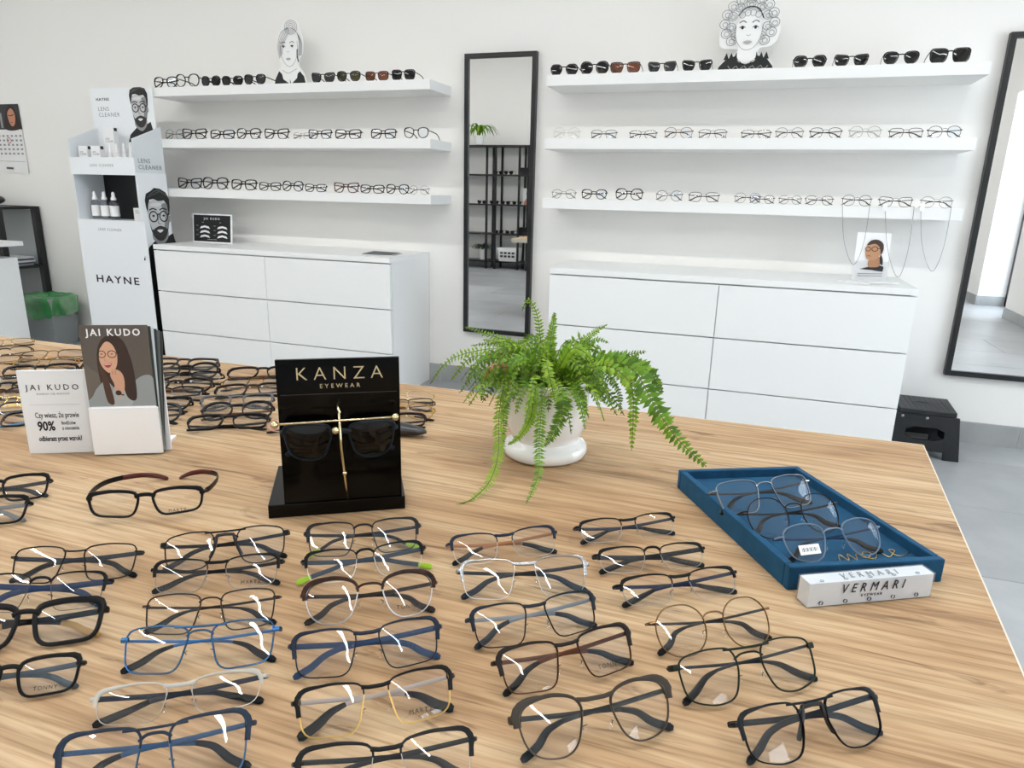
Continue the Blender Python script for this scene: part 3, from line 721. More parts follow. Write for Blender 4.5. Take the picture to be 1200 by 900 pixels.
shelf_glasses('l', 1, [
 (193, 216, 'metal', '6a6864', 'round', 'thin grey wire eyeglasses, first on the middle left shelf'),
 (213, 241, 'plastic', '2a2624', 'cat', 'dark eyeglasses overlapping the wire pair, second on the middle left shelf'),
 (246, 274, 'plastic', BK, 'rect', 'black eyeglasses, third on the middle left shelf'),
 (277, 305, 'plastic', '2e2a28', 'panto', 'dark patterned eyeglasses, fourth on the middle left shelf'),
 (309, 338, 'plastic', BK, 'cat', 'bold black eyeglasses, fifth on the middle left shelf'),
 (343, 366, 'metal', '9a9894', 'rect', 'pale grey wire eyeglasses, sixth on the middle left shelf'),
 (361, 388, 'plastic', BK, 'cat', 'black-topped eyeglasses, seventh on the middle left shelf'),
 (392, 423, 'plastic', '3a3836', 'rect', 'charcoal eyeglasses, eighth on the middle left shelf'),
 (434, 464, 'plastic', '0e0e10', 'square', 'heavy black eyeglasses, ninth on the middle left shelf'),
 (473, 502, 'open', '1c1c1e', 'panto', 'black eyeglasses with open temple at the right end of the middle left shelf')])
shelf_glasses('l', 2, [
 (208, 236, 'plastic', BK, 'cat', 'black eyeglasses, first on the lowest left shelf'),
 (237, 267, 'plastic', '3a3634', 'panto', 'dark grey eyeglasses, second on the lowest left shelf'),
 (271, 300, 'plastic', BK, 'square', 'black square eyeglasses, third on the lowest left shelf'),
 (303, 329, 'plastic', '5a4a3a', 'rect', 'dark brown eyeglasses, fourth on the lowest left shelf'),
 (331, 355, 'plastic', BK, 'round', 'round black eyeglasses, fifth on the lowest left shelf'),
 (357, 382, 'plastic', '232326', 'rect', 'black eyeglasses, sixth on the lowest left shelf'),
 (391, 420, 'plastic', '6a3a22', 'cat', 'brown and black eyeglasses, seventh on the lowest left shelf'),
 (422, 450, 'plastic', BK, 'rect', 'black eyeglasses, eighth on the lowest left shelf'),
 (452, 479, 'plastic', '1c1c1e', 'panto', 'black round-bottomed eyeglasses, ninth on the lowest left shelf'),
 (479, 503, 'metal', 'a8a6a2', 'round', 'thin silver round eyeglasses at the right end of the lowest left shelf')])
shelf_glasses('r', 0, [
 (645, 677, 'black', '2a1a14', 'hexa', 'dark brown hexagonal sunglasses, first on the top right shelf'),
 (680, 713, 'black', '33201a', 'round', 'dark brown round sunglasses, second on the top right shelf'),
 (715, 750, 'brown', '4a2814', 'square', 'brown square sunglasses with light brown lenses on the top right shelf'),
 (759, 792, 'grey', '232325', 'cat', 'black sunglasses with grey lenses, fourth on the top right shelf'),
 (799, 834, 'black', BK, 'cat', 'black sunglasses just left of the right cut-out woman'),
 (929, 968, 'black', '1a1a1c', 'hexa', 'black hexagonal sunglasses just right of the right cut-out woman'),
 (977, 1017, 'black', '1a1c1e', 'cat', 'black sunglasses with narrow top, third from the right on the top right shelf'),
 (1034, 1076, 'black', '1e2022', 'panto', 'black sunglasses, second from the right on the top right shelf'),
 (1088, 1136, 'black', '0e0e10', 'bigsq', 'very large black sunglasses at the right end of the top right shelf')])
shelf_glasses('r', 1, [
 (648, 680, 'metal', 'd6d4d0', 'round', 'nearly clear eyeglasses, first on the middle right shelf'),
 (692, 723, 'metal', '55524e', 'square', 'dark wire eyeglasses, second on the middle right shelf'),
 (737, 770, 'metal', '2a2826', 'rect', 'black-topped wire eyeglasses, third on the middle right shelf'),
 (778, 812, 'metal', '8a5a48', 'round', 'thin copper red eyeglasses, fourth on the middle right shelf'),
 (818, 852, 'metal', '4a4a4c', 'square', 'grey wire eyeglasses, fifth on the middle right shelf'),
 (868, 904, 'metal', '6a3a22', 'rect', 'copper wire eyeglasses, sixth on the middle right shelf'),
 (908, 942, 'metal', '8a8884', 'round', 'pale wire eyeglasses with black temples, seventh on the middle right shelf'),
 (948, 987, 'metal', '2a2a2c', 'panto', 'black wire eyeglasses, eighth on the middle right shelf'),
 (994, 1033, 'metal', 'b0aeaa', 'round', 'pale silver eyeglasses, ninth on the middle right shelf'),
 (1041, 1082, 'metal', '1a1a1c', 'square', 'black metal eyeglasses, tenth on the middle right shelf'),
 (1086, 1127, 'metal', '4a4644', 'round', 'round dark wire eyeglasses at the right end of the middle right shelf')])
shelf_glasses('r', 2, [
 (646, 675, 'metal', '7a7876', 'panto', 'grey wire eyeglasses, first on the lowest right shelf'),
 (681, 711, 'plastic', '2a2a2c', 'panto', 'black and clear eyeglasses, second on the lowest right shelf'),
 (721, 753, 'plastic', '1a1a1c', 'round', 'round black eyeglasses, third on the lowest right shelf'),
 (768, 800, 'metal', '6a6866', 'round', 'round grey wire eyeglasses, fourth on the lowest right shelf'),
 (806, 843, 'metal', '3a3836', 'square', 'dark wire eyeglasses, fifth on the lowest right shelf'),
 (860, 892, 'metal', '9a9896', 'round', 'pale wire eyeglasses with black temples, sixth on the lowest right shelf'),
 (878, 908, 'metal', '2c2c2e', 'panto', 'dark wire eyeglasses, seventh on the lowest right shelf'),
 (912, 940, 'metal', '6a6a6c', 'round', 'silver-grey wire eyeglasses, eighth on the lowest right shelf'),
 (943, 977, 'metal', '1e1e20', 'panto', 'black metal eyeglasses, ninth on the lowest right shelf'),
 (986, 1022, 'metal', '5a5856', 'round', 'round wire eyeglasses holding the leftmost chain on the lowest right shelf'),
 (1029, 1070, 'metal', '3a3836', 'cat', 'dark wire eyeglasses holding the middle chain on the lowest right shelf'),
 (1078, 1117, 'metal', '9a9896', 'round', 'pale wire eyeglasses holding the rightmost chain on the lowest right shelf')])
# spectacle chains hanging from the lowest right shelf
for (a, b, mid, low, tagx, nm) in ((987, 1020, 1000, 310, None, 'leftmost'), (1037, 1072, 1052, 325, 1037, 'middle'), (1079, 1116, 1092, 318, 1081, 'rightmost')):
    Y = -SD-.006
    A = ony(a, 236, Y); B = ony(b, 236, Y); Cc = ony(mid, low, Y)
    t = thing('spectacle_chain', '%s thin metal spectacle chain hanging from the lowest right shelf' % nm, 'chain', (A.x, Y, SHZ[2]), group='spectacle chains')
    org = Vector((A.x, Y, SHZ[2]))
    pts = crom([A-org+Vector((0, .03, 0)), A-org, A.lerp(Cc, .55)-org+Vector((-.015, 0, -.02)), Cc-org, B.lerp(Cc, .55)-org+Vector((.015, 0, -.03)), B-org, B-org+Vector((0, .03, 0))], 7)
    for p_ in pts: p_.z = min(p_.z, .004)
    obj('chain', MB().tube(pts, .0011, 5), METAL('8f8f92', .3), t, 1)
    if tagx:
        q = ony(tagx, 243, Y-.004)-org
        obj('price_tag', MB().box(q.x-.009, q.y-.001, q.z-.016, q.x+.009, q.y, q.z+.016), mat('f7f7f7', .6), t)

# ================================================================== CUT-OUT WOMEN ON THE TOP SHELVES
def cutout(px, py_base, wpx, label, curly):
    Y = -.13; z = SHZ[0]; p = ony(px, py_base, Y); s = (ony(px+wpx/2, py_base, Y).x-ony(px-wpx/2, py_base, Y).x)   # width in metres
    t = thing('cardboard_cutout', label, 'display figure', (p.x, Y, z), 0)
    a = Art(.00015); K = '17191a'; Wt = 'f4f4f2'; G = '8a8a8a'
    if curly:
        sil = [(-.5, 0), (-.47, .14), (-.36, .25), (-.22, .32), (-.18, .36), (-.2, .42), (-.44, .45), (-.5, .6), (-.49, .78), (-.44, .95), (-.36, 1.12), (-.2, 1.24), (0, 1.29), (.22, 1.25), (.4, 1.13), (.5, .95), (.53, .76), (.5, .58), (.42, .46), (.24, .42), (.2, .35), (.28, .3), (.4, .24), (.48, .13), (.5, 0)]
        H = 1.3
    else:
        sil = [(-.5, 0), (-.46, .22), (-.34, .42), (-.24, .5), (-.26, .62), (-.3, .7), (-.32, 1.0), (-.3, 1.25), (-.2, 1.4), (-.08, 1.58), (.1, 1.64), (.3, 1.55), (.38, 1.35), (.45, 1.1), (.42, .8), (.3, .66), (.3, .5), (.42, .36), (.48, .2), (.5, 0)]
        H = 1.64
    P = crom([(q[0], 0, q[1]) for q in sil], 3, False)
    back = MB().slab([(q.x*s, 0, q.z*s) for q in P][::-1], (0, .003, 0)); obj('card', back, mat(Wt, .6), t)
    obj('strut', MB().slab([(-.01, .003, 0), (.01, .003, 0), (.01, .003, .5*s), (-.01, .003, .5*s)], (0, .05, 0)), mat('d8d8d8', .7), t)
    lw = .012
    if curly:
        a.poly([(-.5, .0), (-.46, .13), (-.35, .24), (-.2, .3), (-.12, .2), (0, .16), (.14, .2), (.2, .3), (.36, .24), (.46, .12), (.5, 0)], K)
        for k in range(9):
            q = -.34+.085*k; a.poly([(q-.05, .24), (q+.0, .36 if k not in (3, 4, 5) else .18), (q+.05, .24)], K)
        for k in range(5): a.line([(-.3+.14*k, .14), (-.24+.14*k, .08), (-.17+.14*k, .13)], .012, '9a9a9a')
        rnd = random.Random(3)
        for ring_, rr, cnt in ((.40, .085, 13), (.30, .075, 9), (.24, .06, 0)):
            for k in range(cnt):
                q = R(-48+276*k/(cnt-1)); x = ring_*1.05*math.cos(q); y_ = .84+ring_*math.sin(q)*.98
                a.ring(x, y_, rr, rr*.9, .009, '77777a'); a.ring(x+.008, y_-.01, rr*.5, rr*.45, .009, '8a8a8c')
        a.ell(0, .68, .225, .30, Wt); a.poly([(-.12, .46), (-.15, .26), (0, .17), (.16, .26), (.12, .46)], Wt, True)
        a.line([(-.22, .78), (-.21, .6), (-.12, .44), (0, .39), (.12, .44), (.21, .6), (.23, .78)], .008, G)
        a.line([(-.2, .95), (-.1, 1.06), (.03, 1.09), (.15, 1.04), (.23, .9)], .02, '1d1d1f')
        for k in range(4): a.ring(-.13+.09*k, .96+.03*(k in (1, 2)), .05, .05, .008, '8a8a8c')
        fy = .78; dx = .11; mo = .52; fw = .05
    else:
        a.poly([(-.5, 0), (-.45, .2), (-.32, .4), (-.2, .3), (-.02, .1), (0, .2), (.06, .1), (.22, .3), (.32, .38), (.44, .25), (.5, 0)], K)
        a.poly([(-.26, .44), (-.2, .2), (.0, .08), (.0, .2), (.04, .08), (.22, .22), (.27, .42), (.1, .36), (-.1, .36)], Wt)
        a.line([(-.24, 1.1), (-.23, .8), (-.12, .58), (.02, .5), (.16, .58), (.27, .8), (.28, 1.1)], .01, G)
        for k in range(6): a.line([(-.28+.02*k, .7+.02*k), (-.31+.03*k, 1.0), (-.2+.05*k, 1.3), (.02, 1.42)], .009, '77777a')
        for k in range(5): a.line([(.3+.025*k, .75), (.34+.02*k, 1.05), (.28, 1.3), (.1, 1.42)], .009, '77777a')
        for k in range(4): a.ring(.12, 1.42, .05+.045*k, .045+.04*k, .009, '66666a')
        a.line([(.3, .6), (.27, .75), (.28, .9)], .03, '3a3a3c')
        a.line([(-.2, .42), (-.05, .34), (.1, .38), (.24, .44)], .01, G)
        fy = 1.0; dx = .13; mo = .68; fw = .055
    for sg in (-1, 1):
        a.ell(sg*dx, fy-.03, fw, .024, 'ffffff', 14); a.ell(sg*dx, fy-.03, .024, .024, '111111', 12)
        a.line([(sg*dx-fw, fy-.03), (sg*dx, fy), (sg*dx+fw, fy-.03)], .013, '1c1c1c'); a.line([(sg*dx-fw*1.2, fy+.05), (sg*dx, fy+.085), (sg*dx+fw*1.2, fy+.055)], .014, '2a2a2a')
    a.line([(-.03, fy-.14), (0, fy-.16), (.04, fy-.14)], .008, G)
    a.poly([(-.075, mo), (-.02, mo+.025), (.02, mo+.025), (.075, mo), (.02, mo-.035), (-.02, mo-.035)], 'b8b8b8', True); a.line([(-.075, mo), (0, mo-.005), (.075, mo)], .007, '777777')
    a.poly([(.2, .03), (.42, .03), (.42, .06), (.2, .06)], '8a8c8c')
    a.put(t, face_front((0, -.0004, 0)), s, s, 'printed_woman')
cutout(340, 96, 38, 'small cardboard cut-out of a drawn woman with pinned-up hair on the top left shelf', False)
cutout(873, 79, 68, 'cardboard cut-out of a drawn curly-haired woman in black on the top right shelf', True)

# ================================================================== LENS CLEANER FLOOR STAND
def man(a, cx_, cy_, s):
    """black and white portrait of a bearded man with round glasses"""
    f = lambda pts: [(cx_+x*s, cy_+y*s) for x, y in pts]
    a.poly(f([(-.62, -1), (-.5, -.74), (-.25, -.56), (-.1, -.45), (.3, -.4), (.52, -.3), (.6, -.6), (.62, -1)]), '141414')
    a.poly(f([(-.2, -.45), (-.16, -.2), (.3, -.15), (.34, -.4), (.08, -.62)]), '8f8f8f', True)
    a.poly(f([(-.3, .45), (-.3, .1), (-.24, -.15), (-.12, -.38), (.08, -.46), (.28, -.36), (.4, -.1), (.44, .2), (.42, .5), (.1, .66), (-.2, .6)]), 'c9c9c9', True)
    a.poly(f([(.2, .5), (.44, .5), (.44, .1), (.38, -.12), (.26, -.36), (.24, -.1), (.3, .2)]), '8a8a8a', True)
    a.poly(f([(-.26, -.02), (-.2, -.18), (-.06, -.12), (.08, -.08), (.24, -.12), (.36, -.16), (.42, .12), (.38, -.14), (.26, -.4), (.08, -.5), (-.12, -.42), (-.24, -.2)]), '2c2c2c', True)
    a.poly(f([(-.3, .28), (-.34, .42), (-.36, .62), (-.3, .8), (-.12, .88), (.0, .96), (.2, .94), (.4, .84), (.5, .66), (.5, .44), (.46, .2), (.42, .3), (.41, .5), (.3, .62), (.1, .6), (-.05, .66), (-.2, .64), (-.26, .5)]), '1c1c1c')
    a.line(f([(-.28, .7), (-.05, .78), (.2, .86), (.4, .76)]), .03*s, '4a4a4a'); a.line(f([(-.2, .76), (.0, .87), (.2, .9)]), .02*s, '5a5a5a')
    a.poly(f([(.42, .18), (.49, .2), (.49, .06), (.43, .0)]), '9a9a9a'); a.poly(f([(-.22, .5), (.0, .56), (.2, .52), (.1, .46), (-.1, .46)]), 'dcdcdc', True)
    a.poly(f([(-.04, -.2), (.06, -.18), (.18, -.2), (.06, -.27)]), 'e4e4e4', True)
    a.line(f([(.05, .22), (.02, .02), (.1, -.03)]), .025*s, '777777')
    for q in (-.12, .24):
        a.ell(cx_+q*s, cy_+.2*s, .045*s, .03*s, '1a1a1a', 10); a.ring(cx_+q*s, cy_+.18*s, .14*s, .14*s, .035*s, '0c0c0c'); a.line(f([(q-.13, .36), (q, .4), (q+.13, .36)]), .035*s, '1c1c1c')
    a.line(f([(0, .22), (.06, .25), (.11, .22)]), .035*s, '0c0c0c'); a.line(f([(.38, .22), (.46, .26)]), .04*s, '0c0c0c')
st = thing('display_stand', 'white cardboard lens cleaner floor stand with portraits of a bearded man', 'display stand', (-3.965, -.28, 0))
CARD = mat('eef1f3', .5); CARDG = mat('dfe3e6', .55); BK1 = mat('0c0c0d', .5)
Wd, Df = .50, .22    # local: x 0..Wd, y -Df..0
obj('lower_box', MB().box(0, -Df, 0, Wd, 0, .91), CARD, st, bevel=.001)
obj('shelf_wall', MB().box(0, -Df, .91, .008, 0, 1.18), CARDG, st); obj('shelf_wall', MB().box(Wd-.008, -Df, .91, Wd, 0, 1.18), CARDG, st)
obj('shelf_back', MB().box(.008, -.012, .91, Wd-.008, -.002, 1.18), BK1, st)
obj('tray_floor', MB().box(0, -Df, 1.18, Wd, 0, 1.19), CARDG, st)
obj('tray_front', MB().box(.0, -Df-.006, 1.175, Wd, -Df, 1.275), CARD, st)
for x in (0, Wd-.006):
    obj('tray_wing', MB().slab([(x, -Df, 1.19), (x, 0, 1.19), (x, 0, 1.46), (x, -Df, 1.378)], (.006, 0, 0)), CARDG, st)
obj('header', MB().box(-.02, -.006, 1.19, Wd-.03, 0, 1.687), CARD, st)
obj('front_panel', MB().box(-.004, -Df-.006, .18, Wd+.03, -Df-.0005, .912), CARD, st)
obj('plinth', MB().box(.0, -Df+.01, .0, Wd+.0, 0, .02), BK1, st)
obj('side_panel', MB().slab([(Wd+.0005, -Df, .0), (Wd+.0005, 0, .0), (Wd+.0005, 0, .76), (Wd+.0005, 0, 1.19), (Wd+.0005, -Df, 1.19)], (.003, 0, 0)), CARD, st)
obj('lower_side', MB().box(Wd+.0036, -Df, 0, Wd+.005, 0, .72), BK1, st)
a = Art(clip=(-.019, 1.2, Wd-.031, 1.686)); man(a, .35, 1.54, .165); o = a.put(st, face_front((0, -.0066, 0)), name='printed_portrait')
a = Art(); man(a, .115, .90, .215); a.put(st, face_right((Wd+.0037, -Df, 0)), name='printed_portrait')
INK = mat('1c1c1e', .6); INKG = mat('8a8e92', .6)
text('HAYNE', .062, INK, st, (Wd*.52, -Df-.0064, .55), space=1.3, sx=1.45, bold=.0012)
text('HAYNE', .022, INK, st, (.075, -.0066, 1.622), space=1.2, sx=1.3, bold=.0005)
text('LENS\nCLEANER', .034, INKG, st, (.03, -.0066, 1.55), space=1.25, align='LEFT')
text('LENS CLEANER', .022, INKG, st, (Wd*.5, -Df-.0064, 1.228), space=1.3)
text('LENS CLEANER', .022, INKG, st, (Wd*.5, -Df-.0064, .855), space=1.3)
text('LENS\nCLEANER', .036, INKG, st, (Wd+.0038, -Df+.02, 1.27-.03), rz=90, space=1.2, align='LEFT')
# boxes and bottles on it
def bottle(x, y, z, h, r, label, group, parent=None, white=False):
    t = thing('spray_bottle', label, 'bottle', (x, y, z), 0, group)
    obj('body', MB().lathe([(r*.9, 0), (r, .004), (r, h*.62), (r*.6, h*.68), (r*.5, h*.7)], 12), mat('ececec', .4) if white else MC['bg'], t, 2)
    obj('label_sleeve', MB().lathe([(r+.0006, h*.12), (r+.0006, h*.5)], 12), mat('f3f3f3', .5), t, 2)
    obj('cap', MB().lathe([(r*.62, h*.7), (r*.62, h*.78), (r*.4, h*.82), (r*.36, h*.95), (r*.15, h)], 10), mat('f6f6f6', .4), t, 2)
MC['bg'] = lens_mat('bottle_glass', (.78, .8, .83), .1)
bx0, by0 = -3.965, -.28
for k in range(3):
    bottle(bx0+.075+.075*k, by0-.15, .912, .165, .026, 'white-capped spray bottle in the open shelf of the stand, %s of three' % ('leftmost', 'middle', 'rightmost')[k], 'spray bottles in the stand')
for k in range(8):
    bottle(bx0+.27+.027*k, by0-.17+.02*(k % 2), 1.192, .165, .0125, 'small white spray bottle in the top tray of the stand', 'small bottles in the top tray', white=True)
def carton(x, y, z, w_, d, h, label, col='f2f2f2', grp='lens cleaner cartons in the top tray'):
    t = thing('carton', label, 'box', (x, y, z), 0, grp); obj('box_body', MB().box(-w_/2, -d/2, 0, w_/2, d/2, h), mat(col, .5), t, bevel=.0008)
    text('LENS\nCLEANER', w_*.18, INKG, t, (-w_*.35, -d/2-.0003, h*.72), align='LEFT'); obj('dark_flap', MB().box(w_/2, -d*.3, h-.02, w_/2+.0006, d*.3, h-.002), INK, t)
carton(bx0+.06, by0-.16, 1.192, .07, .035, .15, 'white lens cleaner carton at the left of the top tray')
carton(bx0+.16, by0-.16, 1.192, .07, .035, .15, 'white lens cleaner carton in front of the taller one in the top tray')
carton(bx0+.19, by0-.08, 1.192, .08, .035, .26, 'taller white carton standing at the back of the top tray')
carton(bx0+.44, by0-.15, .912, .07, .06, .075, 'small pale box at the right of the open shelf of the stand', 'e6e6e4', 'box in the open shelf')

# ================================================================== SMALL THINGS ON THE DRESSERS
def card_sign(x, y, z, w_, h, lean=8): return Matrix.Translation((x, y, z)) @ Matrix.Rotation(R(-lean), 4, 'X')
t = thing('counter_sign', 'small black framed shade chart sign on the left dresser', 'sign', M=card_sign(-3.228, -.2, .7802, .3, .18, 6))
obj('frame', MB().box(-.15, 0, 0, .15, .008, .178), mat('f3f3f3', .5), t, bevel=.001)
a = Art(.0001); a.poly([(-.142, .008), (.142, .008), (.142, .170), (-.142, .170)], '101112')
for cx_ in (-.055, .08):
    for r_ in range(3):
        y_ = .098-.028*r_; a.poly([(cx_-.04, y_-.012), (cx_-.03, y_+.002), (cx_, y_+.008), (cx_+.03, y_+.002), (cx_+.04, y_-.012), (cx_, y_-.004)], 'f4f4f4'); a.poly([(cx_-.068, y_+.004), (cx_-.05, y_+.004), (cx_-.05, y_+.009), (cx_-.068, y_+.009)], '777777')
a.put(t, face_front((0, -.0003, 0)), name='printed_chart')
text('JAI KUDO', .02, mat('f0f0f0', .5), t, (0, -.0009, .148), space=1.5); text('coat', .009, mat('c0c0c0', .5), t, (-.07, -.0009, .126)); text('tint', .009, mat('c0c0c0', .5), t, (.065, -.0009, .126))
text('shades and coatings', .009, mat('c0c0c0', .5), t, (0, -.0009, .022))
t = thing('leaflet', 'grey and black leaflet lying on the left dresser near its right end', 'leaflet', (-1.97, -.29, .7802), .15)
obj('sheet', MB().box(-.1, -.05, 0, .1, .05, .003), mat('b9bcbc', .4), t); obj('sheet', MB().slab([(-.095, -.052, .0032), (.07, -.06, .0032), (.1, .02, .009), (-.06, .03, .012)], (0, 0, .0008)), mat('2e3133', .35), t)
# photo card on the right dresser
t = thing('photo_card', 'white portrait card of a person with glasses and black top on the right dresser', 'sign', M=card_sign(.5, -.265, .7802, .15, .2, 9))
obj('card', MB().box(-.07, 0, 0, .068, .003, .215), mat('f5f5f5', .5), t); obj('acrylic_holder', MB().box(-.074, -.004, 0, .072, -.0015, .09), ACRYL, t)
a = Art(.0001); SK_ = 'b98a66'
a.poly([(-.045, .052), (-.02, .06), (.0, .066), (.03, .072), (.05, .068), (.052, .06), (.05, .045), (.0, .05)], '17171a')
a.poly([(-.012, .066), (-.008, .1), (.03, .11), (.034, .07), (.01, .062)], 'a87a58', True)
a.poly([(-.028, .15), (-.03, .128), (-.024, .105), (-.004, .093), (.018, .1), (.034, .125), (.036, .155), (.018, .178), (-.014, .176)], SK_, True)
a.poly([(-.026, .158), (-.012, .18), (.016, .184), (.038, .168), (.042, .14), (.034, .12), (.026, .15), (.006, .166)], '3a2a20', True)
a.poly([(.034, .12), (.044, .1), (.046, .075), (.036, .08), (.032, .1)], '2a1c14', True)
a.ring(-.02, .142, .01, .009, .003, '2b1710'); a.ring(.007, .143, .012, .01, .003, '2b1710'); a.line([(.018, .145), (.034, .147)], .003, '2b1710', smooth=False)
a.line([(-.02, .113), (-.006, .111)], .003, '7a4030', smooth=False)
for k in range(2): a.poly([(-.05, .03-.01*k), (.05, .034-.01*k), (.05, .037-.01*k), (-.05, .033-.01*k)], 'a0a0a0')
a.put(t, face_front((0, -.0045, 0)), name='printed_portrait')
t = thing('leaflet', 'open white folded leaflet under the portrait card on the right dresser', 'leaflet', (.48, -.35, .7802), .1)
obj('sheet', MB().slab([(-.11, .03, 0), (0, -.05, 0), (.0, .05, .0), (-.07, .08, 0)], (0, 0, .003)), mat('fafafa', .4), t); obj('sheet', MB().slab([(0, -.05, .003), (.13, .0, .003), (.09, .08, .003), (0, .05, .003)], (0, 0, .003)), mat('fafafa', .4), t)

# ================================================================== CALENDAR, RACK, DESK, BIN, STOOL
t = thing('wall_calendar', 'wall calendar with a dark portrait photo at the left edge', 'calendar', (-5.17, -.004, 1.19))
pg = MB()
rowsz = 8
for i in range(rowsz):
    pass
obj('date_sheet', MB().slab([(-.17, 0, 0), (.19, -.004, -.01), (.185, 0, .29), (-.17, 0, .29)], (0, -.002, 0)), mat('eeeeec', .6), t)
obj('picture_sheet', MB().slab([(-.17, 0, .29), (.185, 0, .29), (.18, 0, .458), (-.17, 0, .458)], (0, -.003, 0)), mat('26272a', .4), t)
a = Art(.0001, (-.17, 0, .18, .455)); a.poly([(.03, .292), (.05, .4), (.09, .45), (.14, .43), (.165, .35), (.17, .292)], '2a1712', True); a.poly([(.07, .40), (.075, .34), (.1, .31), (.13, .33), (.14, .39), (.11, .43)], 'b98065', True)
a.line([(.075, .385), (.1, .38), (.13, .39)], .006, '1a1010'); a.line([(.09, .335), (.11, .335)], .005, '8a2a20', smooth=False); a.poly([(-.01, .30), (.01, .30), (.01, .40), (-.01, .40)], '8f9092')
for r_ in range(5):
    for c_ in range(8): a.poly([(-.14+.042*c_, .24-.03*r_), (-.12+.042*c_, .24-.03*r_), (-.12+.042*c_, .252-.03*r_), (-.14+.042*c_, .252-.03*r_)], '8f9092')
a.ring(.05, .215, .02, .018, .005, 'b04a40'); a.poly([(-.16, .075), (.18, .07), (.18, .073), (-.16, .078)], 'b5b5b5'); a.poly([(-.02, .02), (.05, .018), (.05, .032), (-.02, .034)], '55575a')
a.put(t, face_front((0, -.0045, 0)), name='printed_dates')
# black rack
rx1 = -4.95
t = thing('metal_rack', 'low black metal side rack with grey glass shelves beside the white desk', 'rack', (rx1, -.3, 0))
for x, y in ((0, 0), (0, .27), (-.9, 0), (-.9, .27)): obj('post', MB().box(x-.02, y-.02, 0, x+.02, y+.02, .955), BLACKM, t)
for z in (.935, .52, .1):
    for (x0, y0, x1, y1) in ((-.88, -.015, -.02, .01), (-.88, .26, -.02, .285), (-.01, .02, .015, .25), (-.915, .02, -.89, .25)): obj('rail', MB().box(x0, y0, z, x1, y1, z+.02), BLACKM, t)
for z in (.945, .53, .11): obj('glass_shelf', MB().box(-.89, .01, z, -.01, .26, z+.006), mat('8f9496', .15), t)
obj('back_glass', MB().box(-.88, .262, .12, -.02, .266, .93), mat('9a9e9f', .3), t)
t = thing('device_case', 'black rounded case lying on top of the black rack', 'case', (-5.22, -.17, .956))
obj('shell', MB().ball((0, 0, .04), (.14, .09, .04), 14), mat('151618', .35), t, 1); obj('cable', MB().tube(crom([(.08, -.06, .02), (.1, -.165, -.02), (.09, -.17, -.3), (.05, -.17, -.6)], 5), .003, 5), BK1, t, 1)
for k in range(5):
    tag(obj('folder', MB().box(-.14, -.1, 0, .14, .1, .012), mat(('c9ccd0', '5f6b7c', 'e4e4e4', '3f4a5e', 'd0d2d4')[k], .5), loc=(-5.13+.01*(k % 3), -.17, .537+.0125*k)),
        ('light grey folder, bottom of the stack on the rack shelf', 'slate blue folder second from the bottom on the rack shelf', 'white folder in the middle of the stack on the rack shelf', 'dark blue folder second from the top on the rack shelf', 'pale folder on top of the stack on the rack shelf')[k], 'folder', 'folders on the rack shelf')
# white desk at the left edge
t = thing('office_desk', 'white desk end with a black metal foot at the left picture edge', 'desk', (-4.55, -.62, 0))
dp = onz(24, 281, .755)
M_ = lambda p: Vector((p[0]+4.55, p[1]+.62, 0))
a0 = onz(24, 288, .73)
x1 = a0.x+4.55; y1 = a0.y+.62
obj('desk_top', MB().box(x1-1.1, y1-.5, .73, x1, y1+.02, .757), MELAMINE, t, bevel=.001)
obj('side_cabinet', MB().box(x1-.5, y1-.42, .05, x1-.045, y1-.0, .655), MELAMINE, t, bevel=.002)
obj('desk_leg', MB().box(x1-.14, y1-.3, .655, x1-.07, y1-.1, .73), BLACKM, t); obj('desk_leg', MB().box(x1-1.0, y1-.4, .0, x1-.93, y1-.33, .73), BLACKM, t)
# waste bin with green bag
t = thing('waste_bin', 'clear grey waste bin with a green bag below the lens cleaner stand', 'bin', (-4.74, -.2, 0), .12)
def taper(w0, d0, w1_, d1_, z0, z1_, th_=.004):
    mb = MB(); 
    P0 = [(-w0, -d0), (w0, -d0), (w0, d0), (-w0, d0)]; P1 = [(-w1_, -d1_), (w1_, -d1_), (w1_, d1_), (-w1_, d1_)]
    vs = [(x, y, z0) for x, y in P0]+[(x, y, z1_) for x, y in P1]+[(x*(1-th_/abs(x)), y*(1-th_/abs(y)), z1_) for x, y in P1]+[(x*(1-th_/abs(x)), y*(1-th_/abs(y)), z0+th_) for x, y in P0]
    fs = [(3, 2, 1, 0)]+[(i, (i+1) % 4, 4+(i+1) % 4, 4+i) for i in range(4)]+[(4+i, 4+(i+1) % 4, 8+(i+1) % 4, 8+i) for i in range(4)]+[(8+i, 8+(i+1) % 4, 12+(i+1) % 4, 12+i) for i in range(4)]+[(12, 13, 14, 15)]
    return mb.add(vs, fs)
obj('container', taper(.12, .09, .15, .12, 0, .34), mat('a3a8aa', .3, trans=.0), t, bevel=.004)
mb = MB(); n = 56; prof = [(.0, .27), (.55, .30), (.93, .335), (1.0, .352), (1.05, .345), (1.07, .30), (1.1, .26), (1.07, .215)]
vs = []; fs = []
for i, (r_, z) in enumerate(prof):
    for k in range(n):
        q = 2*math.pi*k/n; cx_, sx_ = math.cos(q), math.sin(q); sq = .55
        x = math.copysign(abs(cx_)**sq, cx_)*.155*max(r_, .02); y_ = math.copysign(abs(sx_)**sq, sx_)*.125*max(r_, .02)
        j = noise.noise(Vector((q*3.1, i*.9, 1)))*.012+noise.noise(Vector((q*9, i*2., 4)))*.007
        dz = (noise.noise(Vector((q*2.2, 7, 2)))*.05 if i == len(prof)-1 else noise.noise(Vector((q*3, i*1.3, 3)))*.012)
        g = 1+j/.12*(r_ > .9); vs.append((x*g, y_*g, z+dz))
